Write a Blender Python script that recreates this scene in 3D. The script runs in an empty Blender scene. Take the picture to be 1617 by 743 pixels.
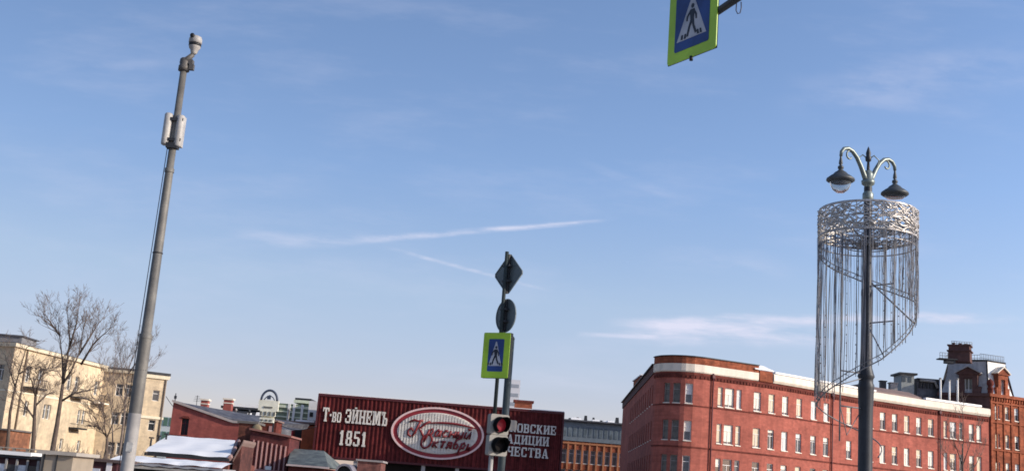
import bpy, math, random
from math import sin, cos, tan, pi, radians, sqrt, atan2
from mathutils import Vector, Matrix
from mathutils.noise import noise as pnoise

# ------------------------------------------------------------------ camera, sky, sun, exposure
S = bpy.context.scene
COL = S.collection
F, CX, CY = 1850.0, 808.5, 371.5
PITCH, ROLL, EYE = radians(12.3), radians(4.4), 1.6
fwd = Vector((0, cos(PITCH), sin(PITCH)))
up0 = Vector((0, -sin(PITCH), cos(PITCH)))
rt0 = Vector((1, 0, 0))
# world up leans to the right in the picture
RT = rt0 * cos(ROLL) - up0 * sin(ROLL) * -1 * -1
RT = rt0 * cos(ROLL) + up0 * -sin(ROLL) * -1
UP = up0 * cos(ROLL) - rt0 * sin(ROLL)
CAMP = Vector((0, 0, EYE))
cam = bpy.data.cameras.new('camera')
cam.sensor_width = 36
cam.lens = 36 * F / 1617
cam.clip_start = 0.05
cam.clip_end = 5000
co = bpy.data.objects.new('camera', cam)
COL.objects.link(co)
M3 = Matrix((RT, UP, -fwd)).transposed()
co.matrix_world = Matrix.Translation(CAMP) @ M3.to_4x4()
S.camera = co

def ray(px, py):
    return (fwd + RT * ((px - CX) / F) + UP * ((CY - py) / F))
def P(px, py, Y):
    d = ray(px, py)
    return CAMP + d * (Y / d.y)
def PZ(px, py, z):
    d = ray(px, py)
    return CAMP + d * ((z - EYE) / d.z)
def proj(p):
    v = Vector(p) - CAMP
    k = v.dot(fwd)
    return CX + F * v.dot(RT) / k, CY - F * v.dot(UP) / k

SUN_EL, SUN_AZ = radians(22), atan2(0.95, -0.30)     # azimuth clockwise from +Y
sd = Vector((sin(SUN_AZ) * cos(SUN_EL), cos(SUN_AZ) * cos(SUN_EL), sin(SUN_EL)))
sun = bpy.data.lights.new('sun', 'SUN')
sun.energy = 4.5
sun.angle = radians(0.5)
sun.color = (1.0, 0.90, 0.76)
so = bpy.data.objects.new('sun', sun)
so.rotation_euler = sd.to_track_quat('Z', 'Y').to_euler()
so.location = (40, -40, 60)
COL.objects.link(so)

S.view_settings.view_transform = 'Standard'
S.view_settings.look = 'None'
S.view_settings.gamma = 1
S.view_settings.use_curve_mapping = False
S.view_settings.exposure = 0.0

W = bpy.data.worlds.new('World')
S.world = W
W.use_nodes = True
nt = W.node_tree
nt.nodes.clear()
def N(t, **kw):
    n = nt.nodes.new(t)
    for k, v in kw.items():
        setattr(n, k, v)
    return n
def inp(n, i, v):
    if hasattr(v, 'is_output') or isinstance(v, bpy.types.NodeSocket):
        nt.links.new(v, n.inputs[i])
    else:
        n.inputs[i].default_value = v
def math_(op, a, b=0.0, c=None, clamp=False):
    n = N('ShaderNodeMath', operation=op, use_clamp=clamp)
    inp(n, 0, a); inp(n, 1, b)
    if c is not None: inp(n, 2, c)
    return n.outputs[0]
def sstep(v, a, b):
    n = N('ShaderNodeMapRange', interpolation_type='SMOOTHSTEP')
    inp(n, 0, v); inp(n, 1, a); inp(n, 2, b); inp(n, 3, 0.0); inp(n, 4, 1.0)
    return n.outputs[0]
sky = N('ShaderNodeTexSky', sky_type='NISHITA')
sky.sun_disc = False
sky.sun_elevation = SUN_EL
sky.sun_rotation = SUN_AZ
sky.altitude = 150
sky.air_density = 1.0
sky.dust_density = 0.6
sky.ozone_density = 2.0
tc = N('ShaderNodeTexCoord')
sep = N('ShaderNodeSeparateXYZ')
nt.links.new(tc.outputs['Generated'], sep.inputs[0])
X_, Y_, Z_ = sep.outputs
Yc = math_('MAXIMUM', Y_, 0.05)
U = math_('DIVIDE', X_, Yc)
V = math_('DIVIDE', Z_, Yc)
comb = N('ShaderNodeCombineXYZ')
inp(comb, 0, U); inp(comb, 1, V)
def uv(px, py):
    d = ray(px, py)
    return d.x / d.y, d.z / d.y
def noise_tex(sx, sy, scale, detail=4, rough=0.55, seed=0.0, rot=0.0):
    m = N('ShaderNodeMapping')
    nt.links.new(comb.outputs[0], m.inputs[0])
    m.inputs['Location'].default_value = (seed, seed * 1.7, seed)
    m.inputs['Rotation'].default_value = (0, 0, rot)
    m.inputs['Scale'].default_value = (sx, sy, 1)
    t = N('ShaderNodeTexNoise')
    t.inputs['Scale'].default_value = scale
    t.inputs['Detail'].default_value = detail
    t.inputs['Roughness'].default_value = rough
    nt.links.new(m.outputs[0], t.inputs[0])
    return t.outputs[0]
wob = noise_tex(3, 3, 5, 4, 0.6, 3.1)
def streak(a, b, w0, w1, strength, soft=0.3, ns=(6, 30), seed=1.0, wobble=0.004):
    (u0, v0), (u1, v1) = uv(*a), uv(*b)
    L = sqrt((u1 - u0) ** 2 + (v1 - v0) ** 2)
    dx, dy = (u1 - u0) / L, (v1 - v0) / L
    du = math_('SUBTRACT', U, u0); dv = math_('SUBTRACT', V, v0)
    t = math_('DIVIDE', math_('ADD', math_('MULTIPLY', du, dx), math_('MULTIPLY', dv, dy)), L)
    d = math_('SUBTRACT', math_('MULTIPLY', dv, dx), math_('MULTIPLY', du, dy))
    d = math_('ADD', d, math_('MULTIPLY', math_('SUBTRACT', wob, 0.5), wobble))
    w = math_('ADD', w0 / F, math_('MULTIPLY', t, (w1 - w0) / F))
    q = math_('DIVIDE', math_('ABSOLUTE', d), w)
    m = math_('SUBTRACT', 1.0, sstep(q, 0.1, 1.0))
    e = math_('MULTIPLY', sstep(t, 0.0, soft), math_('SUBTRACT', 1.0, sstep(t, 1.0 - soft, 1.0)))
    n = noise_tex(ns[0], ns[1], 4, 4, 0.6, seed, -atan2(dy, dx))
    n = sstep(n, 0.3, 0.7)
    r = math_('MULTIPLY', math_('MULTIPLY', m, e), math_('MULTIPLY', n, strength))
    return r
sts = [
    streak((520, 384), (985, 345), 10, 5, 0.6, 0.25, (6, 20), 1.0, 0.003),
    streak((750, 364), (965, 346), 4, 3, 0.6, 0.3, (3, 10), 5.0, 0.002),
    streak((600, 388), (880, 462), 4.5, 4.5, 0.45, 0.25, (8, 20), 2.0, 0.002),
    streak((330, 372), (620, 382), 24, 14, 0.32, 0.35, (4, 18), 7.0, 0.01),
    streak((900, 527), (1060, 533), 6, 5, 0.55, 0.2, (4, 12), 9.0, 0.002),
    streak((940, 520), (1360, 530), 28, 28, 0.95, 0.3, (3, 16), 4.0, 0.012),
    streak((940, 512), (1640, 498), 14, 12, 0.8, 0.2, (4, 20), 6.0, 0.01),
    streak((1200, 170), (1700, 90), 50, 75, 0.16, 0.3, (4, 12), 8.0, 0.03),
    streak((900, 250), (1120, 330), 12, 10, 0.12, 0.4, (4, 14), 3.5, 0.01),
    streak((60, 120), (330, 90), 14, 12, 0.10, 0.4, (4, 14), 2.5, 0.01),
    streak((200, 300), (560, 290), 34, 24, 0.10, 0.4, (3, 14), 5.5, 0.02),
    streak((560, 590), (1050, 600), 26, 26, 0.18, 0.4, (3, 18), 7.7, 0.01),
    streak((1000, 400), (1300, 430), 30, 30, 0.16, 0.4, (3, 12), 11.0, 0.02),
]
cl = sts[0]
for s_ in sts[1:]:
    cl = math_('ADD', cl, s_)
wisp = sstep(noise_tex(2.2, 9, 3.2, 6, 0.6, 13.0, 0.1), 0.45, 0.8)
cl = math_('ADD', cl, math_('MULTIPLY', wisp, 0.13), clamp=True)
tint = N('ShaderNodeMix', data_type='RGBA', blend_type='MULTIPLY')
tint.inputs['Factor'].default_value = 1.0
nt.links.new(sky.outputs[0], tint.inputs['A'])
# warm pale air low down, clear blue overhead
ramp = N('ShaderNodeValToRGB')
inp(ramp, 0, math_('MULTIPLY', math_('MAXIMUM', Z_, 0.0), 2.0))
cr = ramp.color_ramp
kq = 1.25
cr.elements[0].position = 0.0; cr.elements[0].color = (1.0 / kq, .80 / kq, .96 / kq, 1)
cr.elements[1].position = 1.0; cr.elements[1].color = (1.12 / kq, 1.13 / kq, 1.25 / kq, 1)
for ps, cc in ((.16, (1.03, .86, 1.0)), (.32, (1.22, 1.06, 1.10)), (.52, (1.14, 1.11, 1.24))):
    e_ = cr.elements.new(ps); e_.color = (cc[0] / kq, cc[1] / kq, cc[2] / kq, 1)
sca = N('ShaderNodeMix', data_type='RGBA', blend_type='MULTIPLY')
sca.inputs['Factor'].default_value = 1.0
sca.inputs['B'].default_value = (kq, kq, kq, 1)
nt.links.new(ramp.outputs[0], sca.inputs['A'])
azf = math_('ADD', 0.98, math_('MULTIPLY', math_('MINIMUM', math_('MAXIMUM', X_, -0.5), 0.6), 0.42))
azm = N('ShaderNodeVectorMath', operation='SCALE')
nt.links.new(sca.outputs['Result'], azm.inputs[0]); nt.links.new(azf, azm.inputs['Scale'])
nt.links.new(azm.outputs[0], tint.inputs['B'])
cm = N('ShaderNodeMix', data_type='RGBA', blend_type='MIX')
nt.links.new(cl, cm.inputs['Factor'])
nt.links.new(tint.outputs['Result'], cm.inputs['A'])
cm.inputs['B'].default_value = (5.0, 5.1, 6.2, 1)
bg = N('ShaderNodeBackground')
nt.links.new(cm.outputs['Result'], bg.inputs[0])
bg.inputs[1].default_value = 0.15
wo = N('ShaderNodeOutputWorld')
nt.links.new(bg.outputs[0], wo.inputs[0])

# ------------------------------------------------------------------ materials
MATS = {}
def mat(name, col, rough=0.8, metal=0.0, var=0.12, scale=2.0, col2=None, emis=None, bump=0.0, streaks=0.0, spec=0.4, brick=0.0, grime=0.0):
    if name in MATS: return MATS[name]
    m = bpy.data.materials.new(name)
    m.use_nodes = True
    t = m.node_tree
    b = t.nodes['Principled BSDF']
    b.inputs['Roughness'].default_value = rough
    b.inputs['Metallic'].default_value = metal
    b.inputs['Specular IOR Level'].default_value = spec
    tcn = t.nodes.new('ShaderNodeTexCoord')
    no = t.nodes.new('ShaderNodeTexNoise')
    no.inputs['Scale'].default_value = scale
    no.inputs['Detail'].default_value = 6
    no.inputs['Roughness'].default_value = 0.65
    t.links.new(tcn.outputs['Object'], no.inputs[0])
    rp = t.nodes.new('ShaderNodeValToRGB')
    c2 = col2 or tuple(min(1, c * (1 + var)) for c in col)
    c1 = tuple(c * (1 - var) for c in col)
    rp.color_ramp.elements[0].position = 0.3
    rp.color_ramp.elements[1].position = 0.7
    rp.color_ramp.elements[0].color = (*c1, 1)
    rp.color_ramp.elements[1].color = (*c2, 1)
    t.links.new(no.outputs[0], rp.inputs[0])
    out = rp.outputs[0]
    if streaks > 0:
        mp = t.nodes.new('ShaderNodeMapping')
        mp.inputs['Scale'].default_value = (1.3, 1.3, 0.12)
        t.links.new(tcn.outputs['Object'], mp.inputs[0])
        n2 = t.nodes.new('ShaderNodeTexNoise')
        n2.inputs['Scale'].default_value = 1.5
        n2.inputs['Detail'].default_value = 5
        t.links.new(mp.outputs[0], n2.inputs[0])
        r2 = t.nodes.new('ShaderNodeValToRGB')
        r2.color_ramp.elements[0].position = 0.35
        r2.color_ramp.elements[1].position = 0.65
        k = 1 - streaks
        r2.color_ramp.elements[0].color = (k, k, k, 1)
        r2.color_ramp.elements[1].color = (1, 1, 1, 1)
        t.links.new(n2.outputs[0], r2.inputs[0])
        mx = t.nodes.new('ShaderNodeMix')
        mx.data_type = 'RGBA'; mx.blend_type = 'MULTIPLY'
        mx.inputs['Factor'].default_value = 1
        t.links.new(out, mx.inputs['A']); t.links.new(r2.outputs[0], mx.inputs['B'])
        out = mx.outputs['Result']
    def mulc(out, tex, lo, p0, p1):
        r3 = t.nodes.new('ShaderNodeValToRGB')
        r3.color_ramp.elements[0].position = p0; r3.color_ramp.elements[1].position = p1
        r3.color_ramp.elements[0].color = (*lo, 1); r3.color_ramp.elements[1].color = (1, 1, 1, 1)
        t.links.new(tex, r3.inputs[0])
        mx = t.nodes.new('ShaderNodeMix'); mx.data_type = 'RGBA'; mx.blend_type = 'MULTIPLY'
        mx.inputs['Factor'].default_value = 1
        t.links.new(out, mx.inputs['A']); t.links.new(r3.outputs[0], mx.inputs['B'])
        return mx.outputs['Result']
    def ntex(sc, sx=(1, 1, 1), rough=.7):
        mp = t.nodes.new('ShaderNodeMapping'); mp.inputs['Scale'].default_value = sx
        t.links.new(tcn.outputs['Object'], mp.inputs[0])
        q = t.nodes.new('ShaderNodeTexNoise'); q.inputs['Scale'].default_value = sc; q.inputs['Detail'].default_value = 8; q.inputs['Roughness'].default_value = rough
        t.links.new(mp.outputs[0], q.inputs[0]); return q.outputs[0]
    if grime > 0:
        out = mulc(out, ntex(1.7), tuple(1 - grime * k for k in (1, .95, .85)), .40, .58)
        out = mulc(out, ntex(.28, (1, 1, 2.2)), tuple(1 - grime * k for k in (.9, .9, .8)), .42, .6)
    if brick > 0:
        sp_ = t.nodes.new('ShaderNodeSeparateXYZ'); t.links.new(tcn.outputs['Object'], sp_.inputs[0])
        ad = t.nodes.new('ShaderNodeMath'); ad.operation = 'MULTIPLY_ADD'; ad.inputs[1].default_value = .45
        t.links.new(sp_.outputs[1], ad.inputs[0]); t.links.new(sp_.outputs[0], ad.inputs[2])
        cb_ = t.nodes.new('ShaderNodeCombineXYZ'); t.links.new(ad.outputs[0], cb_.inputs[0]); t.links.new(sp_.outputs[2], cb_.inputs[1])
        bt = t.nodes.new('ShaderNodeTexBrick'); t.links.new(cb_.outputs[0], bt.inputs[0])
        bt.inputs['Scale'].default_value = 1.0; bt.inputs['Brick Width'].default_value = .52; bt.inputs['Row Height'].default_value = .2
        bt.inputs['Mortar Size'].default_value = .018
        bt.inputs['Color1'].default_value = (1, 1, 1, 1); bt.inputs['Color2'].default_value = (1 - brick, 1 - brick, 1 - brick, 1)
        bt.inputs['Mortar'].default_value = (1 - brick * .6,) * 3 + (1,)
        mx = t.nodes.new('ShaderNodeMix'); mx.data_type = 'RGBA'; mx.blend_type = 'MULTIPLY'; mx.inputs['Factor'].default_value = 1
        t.links.new(out, mx.inputs['A']); t.links.new(bt.outputs[0], mx.inputs['B']); out = mx.outputs['Result']
    t.links.new(out, b.inputs['Base Color'])
    if bump > 0:
        bn = t.nodes.new('ShaderNodeBump')
        bn.inputs['Strength'].default_value = bump
        n3 = t.nodes.new('ShaderNodeTexNoise')
        n3.inputs['Scale'].default_value = scale * 6
        n3.inputs['Detail'].default_value = 5
        t.links.new(tcn.outputs['Object'], n3.inputs[0])
        t.links.new(n3.outputs[0], bn.inputs['Height'])
        t.links.new(bn.outputs[0], b.inputs['Normal'])
    if emis:
        b.inputs['Emission Color'].default_value = (*emis[0], 1)
        b.inputs['Emission Strength'].default_value = emis[1]
    MATS[name] = m
    return m
BRICK = mat('brick_red', (0.51, 0.155, 0.112), 0.9, var=0.16, scale=0.5, streaks=0.16, bump=0.2, brick=.2, grime=.16, spec=.2)
BRICK2 = mat('brick_dark', (0.24, 0.062, 0.045), 0.9, var=0.2, scale=0.9, streaks=0.2, bump=0.2, brick=.3, grime=.25, spec=.2)
BRICKO = mat('brick_orange', (0.50, 0.15, 0.075), 0.9, var=0.2, scale=0.9, streaks=0.2, bump=0.2, brick=.3, grime=.3, spec=.2)
REDW = mat('red_plaster', (0.44, 0.115, 0.09), 0.85, var=0.12, scale=0.4, streaks=0.15, grime=.25, brick=.12)
CORN = mat('cream_cornice', (0.84, 0.75, 0.62), 0.7, var=0.08, scale=1.2, streaks=0.14)
WHITE = mat('white_paint', (0.80, 0.78, 0.74), 0.5, var=0.05)
BLIND = mat('white_blind', (0.82, 0.77, 0.66), 0.7, var=0.06, scale=3)
GLASS = mat('window_glass', (0.035, 0.04, 0.045), 0.08, var=0.3, spec=0.8)
GLASSB = mat('curtain_glass', (0.16, 0.15, 0.13), 0.35, var=0.5, scale=1.5)
YELLOW = mat('yellow_plaster', (0.82, 0.65, 0.43), 0.9, var=0.12, scale=0.45, streaks=0.12, grime=.22, spec=.2)
YELLOW2 = mat('stained_plaster', (0.54, 0.43, 0.27), 0.9, var=0.2, scale=0.7, streaks=0.35)
SNOW = mat('snow', (0.90, 0.885, 0.86), 0.6, var=0.04, scale=1.0, bump=0.4)
DARK = mat('dark_metal', (0.035, 0.036, 0.04), 0.55, metal=0.2, var=0.3)
BLACK = mat('black_plastic', (0.012, 0.012, 0.013), 0.5, var=0.2)
GREY = mat('grey_roof_metal', (0.17, 0.17, 0.185), 0.6, var=0.25, scale=1.2, streaks=0.25, grime=.45)
GREYG = mat('grey_green_roof', (0.20, 0.225, 0.20), 0.7, var=0.25, scale=0.8, streaks=0.2, grime=.45)
GALV = mat('weathered_steel', (0.24, 0.225, 0.195), 0.6, metal=0.15, var=0.18, scale=3, streaks=0.25, grime=.3)
GALVL = mat('pale_painted_steel', (0.42, 0.395, 0.36), 0.65, var=0.14, scale=3, grime=.25)
BARK = mat('bark', (0.115, 0.085, 0.068), 0.95, var=0.3, scale=3)
BARKL = mat('pale_bark', (0.19, 0.15, 0.125), 0.95, var=0.3, scale=3)
TWIG = mat('twigs', (0.17, 0.13, 0.11), 0.95, var=0.25, scale=1)
CLAD = mat('maroon_cladding', (0.20, 0.036, 0.034), 0.8, var=0.2, scale=0.5, streaks=0.35, spec=.15, grime=.35)
CLADD = mat('maroon_trim', (0.085, 0.014, 0.018), 0.6, var=0.15)
LETW = mat('cream_letters', (0.86, 0.80, 0.70), 0.8, var=0.06, grime=.2)
LIME = mat('lime_reflective', (0.42, 0.66, 0.04), 0.45, var=0.08, scale=5, grime=.14)
BLUE = mat('sign_blue', (0.020, 0.062, 0.23), 0.5, var=0.15, scale=4, grime=.25)
SIGNW = mat('sign_white', (0.50, 0.50, 0.53), 0.5, var=0.06, scale=6, grime=.18)
SIGNK = mat('sign_black', (0.014, 0.018, 0.03), 0.5)
SIGNB = mat('sign_back_grey', (0.12, 0.145, 0.15), 0.55, metal=0.2, var=0.2, scale=4)
POLEG = mat('pole_grey_green', (0.05, 0.065, 0.065), 0.55, var=0.15, scale=4)
LAMPM = mat('lamp_dark_iron', (0.028, 0.031, 0.038), 0.5, metal=0.2, var=0.25, scale=5)
LAMPG = mat('lamp_grey_green', (0.20, 0.235, 0.22), 0.4, metal=0.3, var=0.25, scale=5)
SILV = mat('tinsel_silver', (0.50, 0.47, 0.44), 0.4, metal=0.55, var=0.35, scale=14)
WIREM = mat('garland_wire', (0.19, 0.185, 0.19), 0.5, var=0.3, scale=6)
ASPH = mat('asphalt', (0.05, 0.05, 0.052), 0.9, var=0.2, scale=3, bump=0.2)
GRND = mat('slush_ground', (0.16, 0.145, 0.13), 0.9, var=0.3, scale=0.3)
PAVE = mat('paving', (0.22, 0.21, 0.20), 0.85, var=0.15, scale=2)
KERB = mat('kerb_stone', (0.3, 0.29, 0.28), 0.8)
LINE = mat('road_paint', (0.75, 0.75, 0.72), 0.6, var=0.1)
SLATE = mat('mansard_slate', (0.46, 0.46, 0.47), 0.6, var=0.2, scale=2, streaks=0.2)
BEIGE = mat('beige_metal', (0.34, 0.28, 0.21), 0.6, var=0.1, scale=2)
GREENG = mat('green_glass', (0.16, 0.20, 0.13), 0.35, var=0.3, scale=1)
MAROON = mat('maroon_kiosk', (0.05, 0.012, 0.014), 0.6, var=0.2)
PALE = mat('pale_concrete', (0.55, 0.54, 0.52), 0.8, var=0.1)
DOMEG = mat('clear_bowl', (0.5, 0.55, 0.6), 0.15, var=0.05, spec=0.8)
g_ = DOMEG.node_tree.nodes['Principled BSDF']
g_.inputs['Transmission Weight'].default_value = 0.85
g_.inputs['IOR'].default_value = 1.08
REDL = mat('red_lamp', (0.24, 0.015, 0.025), 0.5, emis=((1.0, 0.04, 0.08), 0.05))
ORWIN = mat('lit_curtain', (0.5, 0.36, 0.2), 0.6, var=0.3, scale=2)
BROWNR = mat('brown_roof', (0.22, 0.15, 0.13), 0.8, var=0.15, scale=0.6)

# ------------------------------------------------------------------ helpers
class MB:
    def __init__(s): s.v = []; s.f = []; s.sm = []
    def face(s, pts, smooth=False):
        i = len(s.v); s.v += [Vector(p) for p in pts]
        s.f.append(tuple(range(i, i + len(pts)))); s.sm.append(smooth)
    def box(s, c, size, rz=0.0, taper=1.0):
        c = Vector(c); hx, hy, hz = size[0] / 2, size[1] / 2, size[2] / 2
        cr_, sr_ = cos(rz), sin(rz)
        i = len(s.v)
        for z, k in ((-hz, 1), (hz, taper)):
            for x, y in ((-hx, -hy), (hx, -hy), (hx, hy), (-hx, hy)):
                x *= k; y *= k
                s.v.append(c + Vector((x * cr_ - y * sr_, x * sr_ + y * cr_, z)))
        for q in ((0, 1, 5, 4), (1, 2, 6, 5), (2, 3, 7, 6), (3, 0, 4, 7), (4, 5, 6, 7), (3, 2, 1, 0)):
            s.f.append(tuple(i + k for k in q)); s.sm.append(False)
        return s
    def frame_box(s, fr, u0, u1, v0, v1, w0, w1):
        """box in a frame fr=(origin,u,v,w)"""
        o, a, b, c = fr
        i = len(s.v)
        for w in (w0, w1):
            for u, v in ((u0, v0), (u1, v0), (u1, v1), (u0, v1)):
                s.v.append(o + a * u + b * v + c * w)
        for q in ((3, 2, 1, 0), (4, 5, 6, 7), (0, 1, 5, 4), (1, 2, 6, 5), (2, 3, 7, 6), (3, 0, 4, 7)):
            s.f.append(tuple(i + k for k in q)); s.sm.append(False)
    def prism(s, fr, pts, w0, w1):
        o, a, b, c = fr
        n = len(pts); i = len(s.v)
        for w in (w0, w1):
            for u, v in pts: s.v.append(o + a * u + b * v + c * w)
        s.f.append(tuple(i + n + k for k in range(n))); s.sm.append(False)
        s.f.append(tuple(i + n - 1 - k for k in range(n))); s.sm.append(False)
        for k in range(n):
            k2 = (k + 1) % n
            s.f.append((i + k, i + k2, i + n + k2, i + n + k)); s.sm.append(False)
    def tube(s, pts, rs, n=8, caps=True, smooth=True):
        pts = [Vector(p) for p in pts]
        if not isinstance(rs, (list, tuple)): rs = [rs] * len(pts)
        base = len(s.v)
        prev = None
        for k, p in enumerate(pts):
            d = (pts[min(k + 1, len(pts) - 1)] - pts[max(k - 1, 0)])
            if d.length < 1e-9: d = Vector((0, 0, 1))
            d.normalize()
            if prev is None:
                a = Vector((1, 0, 0)) if abs(d.x) < 0.8 else Vector((0, 1, 0))
            else: a = prev
            a = (a - d * a.dot(d)).normalized(); prev = a
            b = d.cross(a)
            for j in range(n):
                t = 2 * pi * j / n
                s.v.append(p + (a * cos(t) + b * sin(t)) * rs[k])
        for k in range(len(pts) - 1):
            for j in range(n):
                j2 = (j + 1) % n
                s.f.append((base + k * n + j, base + k * n + j2, base + (k + 1) * n + j2, base + (k + 1) * n + j))
                s.sm.append(smooth)
        if caps:
            s.f.append(tuple(base + n - 1 - j for j in range(n))); s.sm.append(False)
            e = base + (len(pts) - 1) * n
            s.f.append(tuple(e + j for j in range(n))); s.sm.append(False)
        return s
    def lathe(s, c, prof, n=20, axis=None):
        c = Vector(c)
        ax = Vector(axis).normalized() if axis else Vector((0, 0, 1))
        a = Vector((1, 0, 0)) if abs(ax.x) < 0.8 else Vector((0, 1, 0))
        a = (a - ax * a.dot(ax)).normalized(); b = ax.cross(a)
        base = len(s.v)
        for r, z in prof:
            for j in range(n):
                t = 2 * pi * j / n
                s.v.append(c + ax * z + (a * cos(t) + b * sin(t)) * max(r, 1e-4))
        for k in range(len(prof) - 1):
            for j in range(n):
                j2 = (j + 1) % n
                s.f.append((base + k * n + j, base + k * n + j2, base + (k + 1) * n + j2, base + (k + 1) * n + j))
                s.sm.append(True)
        return s
    def build(s, name, m, parent=None, origin=None):
        me = bpy.data.meshes.new(name)
        if parent is not None:
            o3 = Vector((0, 0, 0))
            q = parent
            while q is not None:
                o3 = o3 + Vector(q.location); q = q.parent
        else: o3 = Vector(origin) if origin is not None else Vector((0, 0, 0))
        me.from_pydata([tuple(v - o3) for v in s.v], [], s.f)
        me.materials.append(m)
        me.polygons.foreach_set('use_smooth', s.sm)
        me.update()
        o = bpy.data.objects.new(name, me)
        COL.objects.link(o)
        if parent is not None: o.parent = parent
        elif origin is not None: o.location = origin
        return o
def thing(name, label, cat, loc, group=None):
    o = bpy.data.objects.new(name, None)
    o.empty_display_size = 0.3
    COL.objects.link(o); o.location = loc
    o['label'] = label; o['category'] = cat
    if group: o['group'] = group
    return o
def tag(o, label, cat, group=None):
    o['label'] = label; o['category'] = cat
    if group: o['group'] = group
    return o
def struct(o):
    o['kind'] = 'structure'; return o

def wall(mb, p0, p1, z0, z1, holes=(), depth=0.3):
    """sheet wall, outside is to the right hand when going p0->p1 (camera side for +x)"""
    p0 = Vector((p0[0], p0[1])); p1 = Vector((p1[0], p1[1]))
    d = p1 - p0; L = d.length; d = d / L
    n = Vector((d.y, -d.x))
    q = lambda s_, z, k=0.0: (p0.x + d.x * s_ - n.x * k, p0.y + d.y * s_ - n.y * k, z)
    xs = sorted({0.0, L} | {h[0] for h in holes} | {h[1] for h in holes})
    zs = sorted({z0, z1} | {h[2] for h in holes} | {h[3] for h in holes})
    for i in range(len(xs) - 1):
        for j in range(len(zs) - 1):
            xm, zm = (xs[i] + xs[i + 1]) / 2, (zs[j] + zs[j + 1]) / 2
            if any(h[0] < xm < h[1] and h[2] < zm < h[3] for h in holes): continue
            mb.face([q(xs[i], zs[j]), q(xs[i + 1], zs[j]), q(xs[i + 1], zs[j + 1]), q(xs[i], zs[j + 1])])
    for a, b, c, e in holes:
        mb.face([q(a, c), q(a, e), q(a, e, depth), q(a, c, depth)])
        mb.face([q(b, c, depth), q(b, e, depth), q(b, e), q(b, c)])
        mb.face([q(a, e), q(b, e), q(b, e, depth), q(a, e, depth)])
        mb.face([q(a, c, depth), q(b, c, depth), q(b, c), q(a, c)])
WCACHE = {}
vrng = random.Random(99)
BL2 = mat('cool_blind', (0.68, 0.68, 0.66), .7, var=.08, scale=3)
BL3 = mat('yellowed_blind', (0.70, 0.58, 0.42), .7, var=.12, scale=3)
GL2 = mat('dusty_glass', (0.09, 0.10, 0.11), 0.25, var=.4, scale=2, spec=.7)
def window_meshes(w, h, style):
    vr = vrng.choice((0, 1, 2, 3))
    key = (round(w, 2), round(h, 2), style, vr)
    if key in WCACHE: return WCACHE[key]
    fr = MB(); t = 0.07
    fm = MATS['white_paint']
    fr.box((-w / 2 + t / 2, 0.05, h / 2), (t, 0.09, h)); fr.box((w / 2 - t / 2, 0.05, h / 2), (t, 0.09, h))
    fr.box((0, 0.05, t / 2), (w - 2 * t, 0.088, t)); fr.box((0, 0.05, h - t / 2), (w - 2 * t, 0.088, t))
    fr.box((0, 0.052, h * 0.68), (w - 2 * t, 0.08, 0.06))
    if w > 0.85: fr.box((0, 0.053, h * 0.34 + t / 2), (0.055, 0.07, h * 0.68 - t))
    pn = MB(); pn.face([(-w / 2, 0.075, 0), (w / 2, 0.075, 0), (w / 2, 0.075, h), (-w / 2, 0.075, h)])
    bl = None
    if style[0] in 'bht':
        bl = MB()
        k = {'b': 0.04, 'h': 0.45, 't': 0.76}[style[0]] + (0, .1, -.0, .05)[vr]
        bl.face([(-w / 2 + t, 0.06, h * k), (w / 2 - t, 0.06, h * k), (w / 2 - t, 0.06, h - t), (-w / 2 + t, 0.06, h - t)])
    sl = MB(); sl.box((0, -0.03, -0.045), (w + 0.08, 0.34, 0.085))
    r = []
    for nm, mb_, mm in (('window', fr, WHITE if style[-1] != 'd' else GALVL), ('pane', pn, (GLASS if vr % 2 else GL2) if style[0] != 'c' else GLASSB),
                        ('blind', bl, (BLIND, BLIND, BL2, BL3)[vr]), ('sill', sl, CORN)):
        if mb_ is None: r.append(None); continue
        o = mb_.build('tmp', mm); r.append(o.data); bpy.data.objects.remove(o)
    WCACHE[key] = r
    return r
def window(parent, p0, p1, s_, z, w, h, style='b', depth=0.3, sill=True):
    d = Vector((p1[0] - p0[0], p1[1] - p0[1])).normalized()
    n = Vector((d.y, -d.x))
    ms = window_meshes(w, h, style)
    pos = Vector((p0[0] + d.x * s_ - n.x * (depth - 0.08), p0[1] + d.y * s_ - n.y * (depth - 0.08), z))
    wn = bpy.data.objects.new('window', ms[0]); COL.objects.link(wn)
    wn.parent = parent; wn.location = pos - Vector(parent.location); wn.rotation_euler.z = atan2(d.y, d.x)
    for nm, m in (('pane', ms[1]), ('blind', ms[2]), ('sill', ms[3] if sill else None)):
        if m is None: continue
        o = bpy.data.objects.new(nm, m); COL.objects.link(o); o.parent = wn
    return wn
def flat_poly(mb, pts, z):
    mb.face([(p[0], p[1], z) for p in pts])

# ------------------------------------------------------------------ ground
g = MB(); g.face([(-1500, -300, 0), (1500, -300, 0), (1500, 3000, 0), (-1500, 3000, 0)])
struct(g.build('ground', GRND))
g = MB(); g.box((0, 14, -0.02 + 0.012), (240, 22, 0.03)); struct(g.build('road', ASPH))
g = MB(); g.box((0, 28.6, 0.06), (240, 7.0, 0.13)); g.box((0, -3.2, 0.06), (240, 12.2, 0.13)); struct(g.build('pavement', PAVE))
g = MB(); g.box((0, 25.05, 0.07), (240, 0.15, 0.15)); g.box((0, 2.98, 0.07), (240, 0.15, 0.15)); struct(g.build('kerb', KERB))
g = MB()
for i in range(12): g.box((-6 + i * 1.1, 14, 0.029), (0.5, 20, 0.004))
struct(g.build('road_marking', LINE))

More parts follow.
